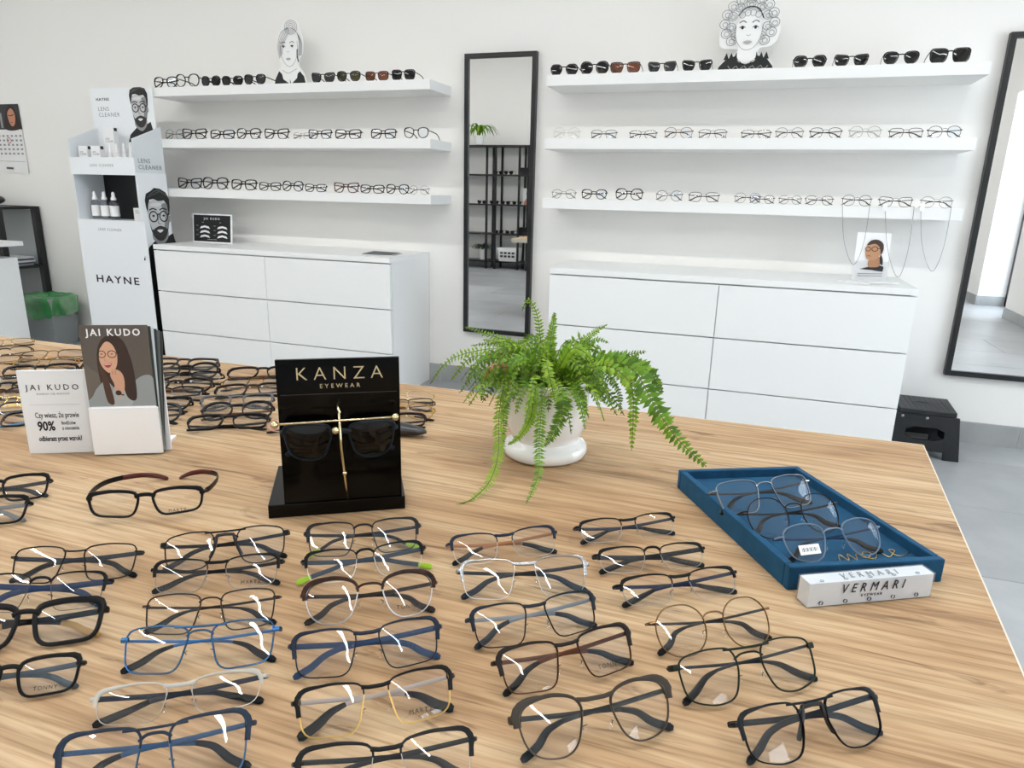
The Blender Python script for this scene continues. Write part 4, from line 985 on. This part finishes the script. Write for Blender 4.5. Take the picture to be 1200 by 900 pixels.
for i in range(len(prof)-1):
    for k in range(n): fs.append((i*n+k, i*n+(k+1) % n, (i+1)*n+(k+1) % n, (i+1)*n+k))
obj('bin_bag', MB().add(vs, fs), mat('3f9a52', .35, var=.25, scale=18, trans=.25), t, 1)
# step stool
t = thing('step_stool', 'black folding plastic step stool beside the right dresser', 'stool', (.819, -.19, 0))
ST = mat('17191c', .45, bump=.1, scale=150); 
obj('step_plate', MB().slab([(-.115, -.135, .2), (.115, -.135, .2), (.13, .12, .2), (-.105, .12, .2)], (0, 0, .024)), ST, t, bevel=.004)
dots = MB()
for i in range(9):
    for j in range(9):
        if (i-4)**2+(j-4)**2 > 2: dots.lathe([(.003, .224), (.003, .2253), (.0, .2253)], 6, (-.088+.022*i, -.11+.025*j))
obj('grip_dots', dots, mat('26292c', .6), t, kind='stuff')
hd = [(-.04, -.004, .2246), (-.02, .014, .2246), (.02, .014, .2246), (.04, -.004, .2246), (.02, -.014, .2246), (-.02, -.014, .2246)]
obj('hand_hole', MB().slab(hd, (0, 0, .0006)), mat('050505', .8), t); obj('hand_ring', MB().tube([Vector(p)+Vector((0, 0, .001)) for p in hd], .002, 5, True), mat('5a5e60', .5), t)
for sg in (-1, 1):
    yb = .135*sg
    # leg panels front and rear, each with an oval opening framed by rails
    for (x0, x1, z0, z1) in ((-.15, -.085, 0, .2), (.085, .15, 0, .2)):
        k0 = 1.0; obj('leg_panel', MB().slab([(x0*1.02, yb+.012*sg, z0), (x1*1.02, yb+.012*sg, z0), (x1*.86, yb, z1), (x0*.86, yb, z1)], (0, -.014*sg, 0)), ST, t, bevel=.002)
    obj('upper_apron', MB().slab([(-.09, yb+.003*sg, .145), (.09, yb+.003*sg, .145), (.09, yb, .2), (-.09, yb, .2)], (0, -.014*sg, 0)), ST, t)
    obj('lower_apron', MB().slab([(-.09, yb+.009*sg, .035), (.09, yb+.009*sg, .035), (.09, yb+.006*sg, .085), (-.09, yb+.006*sg, .085)], (0, -.014*sg, 0)), ST, t)
    for sx_ in (-1, 1):
        c0 = sx_*.09
        obj('opening_corner', MB().slab([(c0, yb+.006*sg, .085), (c0-sx_*.045, yb+.006*sg, .085), (c0-sx_*.012, yb+.005*sg, .1), (c0, yb+.004*sg, .115), (c0-sx_*.012, yb+.003*sg, .13), (c0-sx_*.045, yb+.003*sg, .145), (c0, yb+.003*sg, .145)][::-1 if False else 1], (0, -.013*sg, 0)), ST, t)
    for x in (-.1, 0): obj('pivot_screw', MB().ball((x, yb+.002*sg, .188), (.007, .003, .007), 8), METAL('a9acb0', .3), t, 1)
for sg in (-1, 1): obj('fold_panel', MB().slab([(sg*.125, -.12, .04), (sg*.125, .12, .04), (sg*.112, .11, .198), (sg*.112, -.11, .198)], (-.008*sg, 0, 0)), mat('101214', .5), t)

# ================================================================== BROCHURE DISPLAY ON THE TABLE
A_ = onz(35, 532, TZ); B_ = onz(201, 527, TZ); X = (B_-A_).normalized(); Hh = Vector((0, 0, 1)).cross(X)
BW = (B_-A_).length
t = thing('brochure_display', 'white board with a brochure holder in front of the left piles', 'display', M=frameM(A_, X, Hh, Vector((0, 0, 1))))
def boxl(x0, y0, z0, x1, y1, z1): return MB().box(x0, y0, z0, x1, y1, z1)
WB = mat('eceff2', .45)
obj('board', boxl(0, 0, 0, BW, .004, .133), WB, t, bevel=.0006); obj('foot', boxl(.01, .004, 0, BW-.01, .06, .004), WB, t)
obj('holder_pocket', boxl(.1015, -.021, .003, .2005, -.018, .078), mat('f6f7f8', .3), t, bevel=.0006)
obj('holder_back', boxl(.1015, -.0025, .003, .2005, -.0005, .1), ACRYL, t); obj('holder_side', boxl(.1015, -.018, .003, .103, -.0025, .075), ACRYL, t); obj('holder_side', boxl(.199, -.018, .003, .2005, -.0025, .075), ACRYL, t)
obj('holder_floor', boxl(.103, -.018, .003, .199, -.0025, .0045), ACRYL, t)
text('JAI KUDO', .0125, INK, t, (.047, -.0004, .106), space=1.45); text('DOBRZE CIĘ WIDZIEĆ', .0034, INKG, t, (.047, -.0004, .096), space=1.4)
obj('rule', boxl(.012, -.0003, .079, .082, 0, .0795), mat('c4c8cc', .5), t)
text('Czy wiesz, że prawie', .0125, INK, t, (.0475, -.0004, .062), sx=.58); text('90%', .021, INK, t, (.03, -.0004, .044), sx=.7, bold=.0005)
text('bodźców\nz otoczenia', .0085, INK, t, (.052, -.0004, .045), sx=.62, align='LEFT'); text('odbierasz przez wzrok?', .0115, INK, t, (.0475, -.0004, .024), sx=.56, bold=.0002)
# brochures in the pocket
for k in range(6):
    y0 = -.0175+k*.0026; fr = (k == 0)
    b_ = thing('brochure', ('front brochure in the holder with a photo of a smiling long-haired woman in glasses' if fr else 'brochure standing behind the front one in the holder'), 'brochure', group=None if fr else 'brochures behind the front one',
               M=t.matrix_world @ Matrix.Translation((.1032+.0001*k, y0, .0048)) @ Matrix.Rotation(R(.9*k), 4, 'Y') @ Matrix.Diagonal((.95, 1, 1, 1)))
    obj('cover', boxl(0, 0, 0, .1, .0011, .2-.001*k), mat(('5a544e', '3c4a48', 'dfe3e6', '2e3a3e', '6a726e', '3a3a3a')[k], .35), b_)
    if fr:
        a = Art(.00006, (0, 0, .1, .2)); u = lambda pts: [(x*.1, .075+y*.125) for x, y in pts]
        a.poly(u([(0, 0), (1, 0), (1, 1), (0, 1)]), '686058'); a.poly(u([(0, .55), (0, 1), (1, 1), (1, .3), (.7, .2)]), '5c554e', True)
        a.poly(u([(.24, .2), (.2, .45), (.22, .68), (.3, .82), (.42, .88), (.56, .86), (.66, .74), (.7, .5), (.74, .05), (.56, 0), (.36, .0)]), '3b2a22', True)
        a.poly(u([(0.02, 0), (.08, .14), (.16, .24), (.3, .32), (.45, .2), (.62, .26), (.85, .38), (1, .34), (1, 0)]), '93999a', True)
        a.poly(u([(.3, .02), (.38, .2), (.46, .3), (.56, .3), (.66, .1), (.6, 0)]), 'a9aeae', True)
        a.poly(u([(.26, .7), (.24, .58), (.28, .48), (.36, .42), (.45, .46), (.5, .56), (.5, .7), (.42, .8), (.32, .79)]), 'd8a98c', True)
        a.poly(u([(.4, .84), (.3, .8), (.25, .7), (.36, .8), (.46, .76), (.52, .6), (.53, .4), (.58, .12), (.72, .1), (.72, .5), (.64, .76), (.52, .88)]), '35241d', True)
        a.poly(u([(.22, .5), (.24, .34), (.28, .06), (.38, .04), (.34, .3), (.28, .46)]), '4a3226', True)
        a.poly(u([(.37, .38), (.4, .46), (.5, .45), (.56, .38), (.56, .24), (.5, .12), (.42, .16), (.41, .28)]), 'd0a085', True)
        a.line(u([(.4, .44), (.41, .4)]), .0008, '9a6a54', smooth=False); a.line(u([(.45, .45), (.45, .4)]), .0008, '9a6a54', smooth=False)
        a.ring(.0285, .075+.65*.125, .0055, .0052, .0011, '1a1412'); a.ring(.0435, .075+.65*.125, .0062, .0052, .0011, '1a1412'); a.line(u([(.5, .66), (.56, .68)]), .0012, '1a1412', smooth=False)
        a.line(u([(.27, .65), (.3, .655)]), .0012, '2a1a14', smooth=False); a.line(u([(.42, .65), (.45, .655)]), .0012, '2a1a14', smooth=False)
        a.poly(u([(.3, .525), (.34, .535), (.42, .54), (.38, .49), (.33, .49)]), 'a8403a', True); a.line(u([(.31, .523), (.41, .53)]), .0011, 'f6f0ea', smooth=False); a.line(u([(.33, .6), (.32, .57), (.35, .565)]), .0006, 'b07a60')
        a.ell(.046, .075+.17*.125, .0045, .004, '23262a', 14); a.line(u([(.42, .17), (.54, .14)]), .002, '2c2622', smooth=False)
        a.poly([(.0, .0), (.1, .0), (.1, .075), (.0, .075)], 'f2f3f4')
        a.put(b_, face_front((0, -.0002, 0)), name='printed_portrait')
        text('JAI KUDO', .0145, mat('f4f4f4', .5), b_, (.05, -.0022, .189), space=1.3, bold=.0003)

# ================================================================== BLACK DISPLAY STAND WITH SUNGLASSES
A_ = onz(315, 608, TZ); B_ = onz(475, 596, TZ); X = (B_-A_).normalized(); Hh = Vector((0, 0, 1)).cross(X); KW = (B_-A_).length
KM = frameM(A_, X, Hh, Vector((0, 0, 1)))
t = thing('display_stand', 'glossy black counter stand lettered KANZA with a gold cross rod', 'display stand', M=KM)
GB = mat('030303', .12, 0, 0, .18)
obj('base_block', boxl(0, 0, 0, KW, .135, .018), GB, t, bevel=.0008); obj('back_panel', boxl(.02, .003, .018, KW-.004, .008, .206), GB, t, bevel=.0005)
GO = METAL('dccda6', .22); GOT = mat('d2c39a', .35, .6)
text('KANZA', .0235, GOT, t, ((KW+.018)/2, .0026, .187), space=1.55, bold=-.0003, ext=.0003); text('EYEWEAR', .0075, GOT, t, ((KW+.018)/2, .0026, .1715), space=1.7, ext=.0003)
obj('groove', boxl(.024, .0024, .1615, KW-.008, .003, .162), mat('3a3a3c', .3), t)
xc = (KW+.018)/2+.0
obj('vertical_rod', MB().tube([(xc+.004, .001, .018), (xc+.002, -.014, .05), (xc-.001, -.025, .1), (xc-.002, -.025, .145)], .0016, 8), GO, t, 1)
obj('rod_collar', MB().ball((xc+.0015, -.0168, .063), .0032, 10), GO, t, 1)
obj('cross_rod', MB().tube([(.018, -.026, .134), (KW-.012, -.026, .137)], .0013, 8), GO, t, 1)
for x, z in ((.018, .134), (KW-.012, .137), (xc-.007, .1235)): obj('rod_ball', MB().ball((x, -.0265, z), .0048, 12), GO, t, 1)
obj('rod_hook', MB().tube([(xc-.001, -.025, .145), (xc-.004, -.012, .15), (xc-.002, .003, .152)], .0016, 6), GO, t, 1)
Ms = KM @ Matrix.Translation((xc-.002, -.0165, .018+.087)) @ Matrix.Rotation(R(90), 4, 'X')
sg_ = glasses('sunglasses', 'dark navy sunglasses hanging on the gold rod of the black stand', 'sunglasses', None, M=Ms, wid=.139, shape='wide_oval', style='plastic', c='17222e', lens=SUN['navy'], fold=True, pads=False, rimw=1.1, topw=1.4)
sg_.matrix_world = Ms

# ================================================================== BLUE TRAY AND ACRYLIC BLOCK
A_ = onz(922, 692, TZ); B_ = onz(1103, 682, TZ); D_ = onz(793, 571, TZ); 
X = (B_-A_).normalized(); Yv = Vector((0, 0, 1)).cross(X); TW = .19; TL = (D_-A_).dot(Yv)
TM = frameM(A_, X, Yv, Vector((0, 0, 1))); sh = (D_-A_).dot(X)/TL
t = thing('presentation_tray', 'deep blue velvet presentation tray holding three pairs of eyeglasses', 'tray', M=TM)
VEL = mat('0f3f5e', .85, var=.2, scale=60, spec=.2); VB = VEL.node_tree.nodes['Principled BSDF']; VB.inputs['Sheen Weight'].default_value = .35; VB.inputs['Sheen Tint'].default_value = (.2, .5, .8, 1)
TW = (B_-A_).length; T_ = .009; TH = .028
def sk(x, y): return x+sh*y
def pr4(x0, y0, x1, y1, z0, z1): return MB().prism([(sk(x0, y0), y0), (sk(x1, y0), y0), (sk(x1, y1), y1), (sk(x0, y1), y1)], z0, z1)
obj('tray_base', pr4(T_, T_, TW-T_, TL-T_, 0, .016), VEL, t)
for q in ((0, 0, TW, T_), (0, TL-T_, TW, TL), (0, T_, T_, TL-T_), (TW-T_, T_, TW, TL-T_)): obj('rim_wall', pr4(*q, 0, TH), VEL, t, bevel=.0015)
c_ = t.matrix_world.inverted() @ onz(1026, 651, TZ+.0165)
pts = [(-.042, -.004), (-.036, .006), (-.033, -.005), (-.027, .006), (-.024, -.005), (-.018, .005), (-.013, -.003), (-.006, .0), (-.002, .005), (-.009, .007), (-.013, -.001), (-.004, -.005), (.004, .004), (.008, .005), (.012, -.004), (.02, .001), (.026, .006), (.021, .008), (.021, -.002), (.03, -.003), (.045, .006)]
obj('gold_script', MB().tube(crom([(c_.x+p[0]*1.15, c_.y+p[1]*1.25+p[0]*.05, .0166) for p in pts], 4), .00055, 5), METAL('e0bd7a', .3), t, 1)
A_ = onz(944.5, 713.6, TZ); B_ = onz(1091.5, 700, TZ); X = (B_-A_).normalized(); Yv = Vector((0, 0, 1)).cross(X); BWd = (B_-A_).length
t = thing('acrylic_block', 'clear acrylic name block lettered VERMARI in front of the blue tray', 'sign', M=frameM(A_+X*0, X, Yv, Vector((0, 0, 1))))
obj('block', boxl(0, 0, 0, BWd, .02, .029), lens_mat('block_acrylic', (.93, .95, .97), .12, .5), t, bevel=.0008)
obj('white_core', boxl(.0015, .0012, .0008, BWd-.0015, .0188, .0278), mat('e9eef3', .25), t)
text('VERMARI', .0125, INKG, t, (BWd*.5, .009, .0293), rx=0, space=1.9, sx=.8, shear=.25)  # grey copy of the front lettering, a reflection painted on the top face
text('VERMARI', .0148, INK, t, (BWd*.5, -.0003, .0195), space=1.75, sx=.8, shear=.25); text('EYEWEAR', .0042, INK, t, (BWd*.5, -.0003, .0105), space=1.5)
for x in (.016, .044, .072, .1, .128):
    obj('ring_mark', MB().tube([(x+.0021*math.cos(R(30*k)), -.0004, .0055+.0021*math.sin(R(30*k))) for k in range(12)], .00045, 4, True), INK, t)
for x in (.016, .044, .072, .1, .128):
    obj('ring_mark', MB().tube([(x+.0021*math.cos(R(30*k)), .0035+.0015*math.sin(R(30*k)), .0293) for k in range(12)], .0003, 4, True), INKG, t)  # grey copies of the front rings, painted as their reflection on top

# ================================================================== FERN
pc = Vector((-.288, -2.74, TZ))
t = thing('potted_fern', 'green sword fern in a white footed ceramic pot on the oak table', 'potted plant', pc)
CER = mat('f1f1f0', .12, 0, .6)
prof = [(.05, 0), (.063, .001), (.0672, .005), (.0685, .011), (.067, .018), (.0625, .023), (.056, .026), (.0535, .029), (.0545, .033), (.060, .042), (.0645, .055), (.0665, .075), (.0672, .1), (.067, .122), (.0695, .126), (.0675, .129), (.0655, .128), (.0625, .122), (.061, .105), (.0, .104)]
obj('pot', MB().lathe(prof, 56), CER, t, 2)
obj('soil', MB().lathe([(.0605, .1045), (.045, .109), (0, .112)], 24), mat('2b211a', .95, bump=.6, scale=300), t, 1)
LEAFM = []
for c0 in ('6c9a1a', '507a10', '80a822', '8eb232'):
    m, nt, N_, L_, b = nmat('fern_leaf'); b.inputs['Base Color'].default_value = (*lin(c0), 1); b.inputs['Roughness'].default_value = .5
    tr = N_.new('ShaderNodeBsdfTranslucent'); tr.inputs[0].default_value = (*lin(c0), 1); ms = N_.new('ShaderNodeMixShader'); ms.inputs[0].default_value = .35
    L_.new(b.outputs[0], ms.inputs[1]); L_.new(tr.outputs[0], ms.inputs[2]); L_.new(ms.outputs[0], N_['Material Output'].inputs[0]); LEAFM.append(m)
STEMM = mat('5f6a22', .6); DRY = mat('a06a48', .7)
def frond(path, ll=.011, wdt=.0042, n=34, mi=0, taper0=.45, curlz=0, dry=False, side=None, traced=False):
    P = crom(path, 8); L = [0]
    for i in range(1, len(P)): L.append(L[-1]+(P[i]-P[i-1]).length)
    T = L[-1]; mb = MB(); mb.tube(P[::2]+([P[-1]] if len(P) % 2 == 0 else []), .0007, 4, mi=1)
    j = 0; n = int(n*.86)
    for k in range(n):
        s = T*(.12+.88*k/n)
        while j < len(L)-2 and L[j+1] < s: j += 1
        p = P[j].lerp(P[j+1], (s-L[j])/max(1e-9, L[j+1]-L[j])); tn = (P[j+1]-P[j]).normalized()
        u = k/n; wdt_ = wdt*random.uniform(.85, 1.2); ln = ll*(min(1, taper0+u*2.2))*(1-u**3*.8)*random.uniform(.85, 1.1)
        ref = Vector((.1, -.75, .6)) if traced else (Vector((0, 0, 1)) if abs(tn.z) < .9 else Vector((0, -1, .2)))
        if side is not None: ref = Vector(side)
        S = tn.cross(ref).normalized(); Nn = S.cross(tn).normalized()
        for sg in (-1, 1):
            d = (S*sg*math.cos(R(18))+tn*math.sin(R(18))+Nn*random.uniform(-.55, .25)+tn*random.uniform(-.15, .25)).normalized()
            wv = tn*wdt_*min(1, .5+ln/ll*.5)*.5; tip = p+d*ln; mid = p+d*ln*.45+Nn*ln*.06
            mb.add([p-wv*.5, mid-wv+tn*.0, tip, mid+wv, p+wv*.5], [(0, 1, 3, 4), (1, 2, 3)], random.choice((0, 0, 2)))
    mb.v = [v-pc for v in mb.v]
    for v in mb.v: v.z = max(v.z, .0015)
    return obj('frond', mb, [DRY if dry else LEAFM[mi % 4], STEMM, LEAFM[(mi+1) % 4]], t)
def tr(pts, **k):   # points traced (picture x, picture y, distance in front of the pot axis)
    frond([ony(x, y, pc.y-d) for x, y, d in pts], traced=True, **k)
tr([(632, 442, .0), (592, 411, .02), (555, 412, .02), (524, 424, .02), (504, 450, .02)], ll=.012, n=34, mi=2)
tr([(632, 436, -.02), (600, 404, -.04), (570, 391, -.05), (545, 383, -.06)], n=30, mi=0)
tr([(628, 440, 0), (600, 408, 0), (575, 403, 0), (552, 405, 0)], ll=.008, n=26, mi=1)
tr([(625, 446, .03), (590, 424, .05), (570, 440, .06), (564, 470, .06)], ll=.012, n=34, mi=0)
tr([(628, 448, .04), (596, 440, .07), (585, 485, .09), (584, 530, .12), (575, 562, .17), (556, 583, .21), (534, 594, .235)], ll=.0125, wdt=.0045, n=62, mi=2)
tr([(630, 450, .05), (604, 430, .07), (592, 470, .08), (590, 520, .1)], ll=.013, n=44, mi=0)
tr([(640, 450, .06), (628, 455, .08), (622, 490, .09), (608, 512, .1), (595, 521, .11)], ll=.011, n=48, mi=2)
tr([(645, 450, .06), (636, 470, .085), (632, 515, .11), (631, 555, .16), (617, 590, .21)], ll=.0115, n=48, mi=0)
tr([(652, 450, .06), (660, 465, .09), (655, 495, .1), (638, 523, .11)], ll=.016, n=46, mi=1)
tr([(660, 448, .03), (676, 452, .06), (685, 468, .06), (686, 486, .06)], ll=.008, n=30, mi=0)
tr([(655, 446, .02), (700, 424, .03), (741, 432, .04), (764, 470, .045), (792, 512, .05), (828, 547, .055)], ll=.023, wdt=.0088, n=46, mi=0, side=(.35, -.9, .25))
tr([(655, 446, .02), (705, 428, .04), (738, 448, .05), (742, 485, .05), (740, 528, .06)], ll=.015, wdt=.0075, n=38, mi=3)
tr([(655, 446, .02), (695, 432, .03), (715, 445, .04), (726, 462, .04), (727, 479, .04)], ll=.010, n=36, mi=1)
tr([(655, 446, 0), (695, 427, 0), (725, 418, 0), (757, 412, 0)], ll=.014, n=34, mi=1)
tr([(650, 440, -.03), (680, 404, -.04), (697, 389, -.05), (712, 380, -.05)], ll=.011, n=34, mi=2)
tr([(650, 444, -.02), (680, 408, -.03), (700, 398, -.03), (713, 402, -.03)], ll=.011, n=30, mi=0)
tr([(648, 446, -.02), (645, 405, -.03), (648, 382, -.03), (650, 366, -.03)], ll=.013, n=44, mi=2, side=(.2, -1, 0))
tr([(640, 446, -.03), (634, 400, -.04), (629, 368, -.04), (619, 351, -.04), (612, 364, -.04)], ll=.011, n=30, mi=2)
tr([(655, 446, .02), (700, 428, .01), (735, 424, .0), (762, 436, .0), (776, 462, .0)], ll=.02, wdt=.009, n=40, mi=1)
tr([(628, 445, .05), (580, 428, .07), (568, 448, .07)], ll=.009, n=20, mi=0, dry=True)
tr([(630, 442, .03), (606, 424, .05), (585, 428, .06), (573, 450, .06)], ll=.012, n=34, mi=3)
tr([(634, 440, .0), (612, 412, .0), (590, 402, .0), (566, 398, .0)], ll=.012, n=34, mi=2)
tr([(636, 440, .04), (618, 418, .06), (600, 425, .08), (590, 448, .08)], ll=.012, n=32, mi=0)
tr([(650, 440, .03), (668, 410, .05), (684, 412, .06), (696, 428, .06)], ll=.013, n=32, mi=2)
tr([(644, 440, .06), (640, 425, .1), (645, 445, .12), (650, 470, .12)], ll=.012, n=32, mi=3)
base0 = pc+Vector((0, 0, .108))
for k in range(120):
    az = 2*math.pi*(k*.381966)+random.uniform(-.2, .2); L_ = random.uniform(.06, .125); up = random.uniform(.15, .95)
    if k % 3 == 0: L_ = random.uniform(.05, .1); up = random.uniform(.9, 1.6)
    d = Vector((math.cos(az), math.sin(az)*.85, 0)); b0 = base0+d*random.uniform(.0, .035)
    p1_ = b0+d*L_*.35+Vector((0, 0, L_*.5*up)); p2_ = b0+d*L_*.75+Vector((0, 0, L_*.55*up)); p3_ = b0+d*L_*1.05+Vector((0, 0, L_*(.55*up-.35)))
    p3_.z = max(p3_.z, TZ+.06)
    frond([b0, p1_, p2_, p3_], ll=random.uniform(.009, .015), wdt=.0055, n=int(L_*200), mi=k % 4 if k % 5 else 1, side=(random.uniform(-.6, .6), random.uniform(-1, .1), random.uniform(.4, 1)))

for k in range(44):
    az = random.uniform(0, 6.28); d = Vector((math.cos(az), math.sin(az)*.8, 0)); L_ = random.uniform(.035, .08); b0 = base0+d*random.uniform(0, .04); lean = random.uniform(.1, .9)
    frond([b0, b0+d*L_*.25*lean+Vector((0, 0, L_*.6)), b0+d*L_*.7*lean+Vector((0, 0, L_*1.0)), b0+d*L_*1.25*lean+Vector((0, 0, L_*.95))], ll=.010, wdt=.005, n=18, mi=k % 4, side=(random.uniform(-1, 1), random.uniform(-1, 1), random.uniform(.1, .8)))

# ================================================================== THE FAR SIDE OF THE ROOM (seen in the mirrors)
t = thing('display_rack', 'tall black metal display rack against the far wall, seen in the narrow mirror', 'rack', (-4.3, -6.3, 0))
for x in (-.25, .41, .55, .92, 1.06, 1.7):
    for y in (0, -.28): obj('post', MB().box(x-.014, y-.014, 0, x+.014, y+.014, 1.8), BLACKM, t)
for z in (1.78, 1.37, .94, .51, .1): obj('rack_shelf', MB().box(-.26, -.29, z, 1.71, .01, z+.02), BLACKM, t)
def rk(x, z, W_=.14, col='black'):
    M = frameM(Vector((x, -6.33, 0)), Vector((-1, 0, 0)), Vector((0, .05, 1)).normalized(), Vector((0, 1, -.05)).normalized())
    M = Matrix.Translation((0, 0, z)) @ M
    return M
RKX = [(-3.72, 1.39), (-3.56, 1.39), (-3.98, .96), (-3.78, .96), (-3.6, .96), (-3.42, .96), (-3.7, .53), (-3.52, .53)]
for k, (x, z) in enumerate(RKX):
    glasses('sunglasses', 'dark sunglasses on the %s rack shelf, %s' % ({1.39: 'second', .96: 'third', .53: 'fourth'}[z], ['left of the pair', 'right of the pair', 'farthest left', 'second from left', 'third from left', 'rightmost', 'left of the two', 'right of the two'][k]), 'sunglasses', 'sunglasses on the far rack',
            M=rk(x, z), wid=.145, shape='cat', style='plastic', c=BK, lens=SUN['black'], hi=False, fold=False, pads=False, rimw=2.2)
tag(obj('storage_box', MB().box(-.1, -.08, 0, .1, .08, .1), BK1, loc=(-3.3, -6.44, 1.39)), 'small black box on the second rack shelf', 'box')
tag(obj('storage_box', MB().box(-.1, -.08, 0, .1, .08, .1), BK1, loc=(-3.3, -6.44, .53)), 'small black box on the fourth rack shelf', 'box')
t = thing('photo_card', 'white portrait card on the third rack shelf opposite the narrow mirror', 'sign', (-3.27, -6.44, .96), math.pi)
obj('card', MB().box(-.09, 0, 0, .09, .004, .24), mat('f2f2f2', .5), t)
a = Art(.0003); a.poly([(-.07, .0), (-.04, .08), (0, .09), (.05, .08), (.07, 0)], 'c98a70', True); a.ell(0, .13, .035, .045, 'b9805f'); a.ell(0, .165, .04, .025, '2a1a14'); a.put(t, face_front((0, -.001, 0)), name='printed_portrait')
t = thing('storage_basket', 'white plastic basket with dark slots on the bottom rack shelf', 'basket', (-3.55, -6.44, .12))
obj('basket_body', taper(.14, .1, .16, .12, 0, .2), mat('f0f0ee', .4), t)
for r_ in range(2):
    for c_ in range(4): obj('slot', MB().box(-.115+.062*c_, .1102, .06+.05*r_, -.075+.062*c_, .1252, .09+.05*r_), mat('3a3a3a', .6), t)
def simple_plant(name, label, loc, h, r, long):
    t = thing(name, label, 'potted plant', loc)
    obj('pot', MB().lathe([(r*.7, 0), (r, h), (r*.9, h), (r*.88, h*.9), (0, h*.9)], 20), mat('f0f0f0', .3), t, 2)
    for k in range(22):
        az = k*2.4; L_ = long*random.uniform(.7, 1.1); d = Vector((math.cos(az), math.sin(az), 0)); S = Vector((-d.y, d.x, 0))
        b0 = Vector((0, 0, h*.9)); ctr = [b0, b0+d*L_*.3+Vector((0, 0, L_*.5)), b0+d*L_*.7+Vector((0, 0, L_*.45)), b0+d*L_*1.0+Vector((0, 0, L_*.05))]
        P = crom(ctr, 3); m = len(P); wv = [.02*math.sin(math.pi*min(1, .1+.9*i/(m-1))) for i in range(m)]
        vs = []; 
        for i in range(m): vs += [P[i]-S*wv[i], P[i]+S*wv[i]]
        obj('leaf', MB().add(vs, [(2*i, 2*i+1, 2*i+3, 2*i+2) for i in range(m-1)]), LEAFM[k % 3] if long > .2 else mat('2a3a22', .5), t, 1)
simple_plant('potted_plant', 'bushy green plant on top of the far black rack', (-3.98, -6.2, 1.8), .12, .08, .3)
simple_plant('potted_plant', 'small dark-leaved plant in a white pot on the bottom rack shelf', (-4.0, -6.44, .12), .16, .07, .17)
print('objects', len(bpy.data.objects))
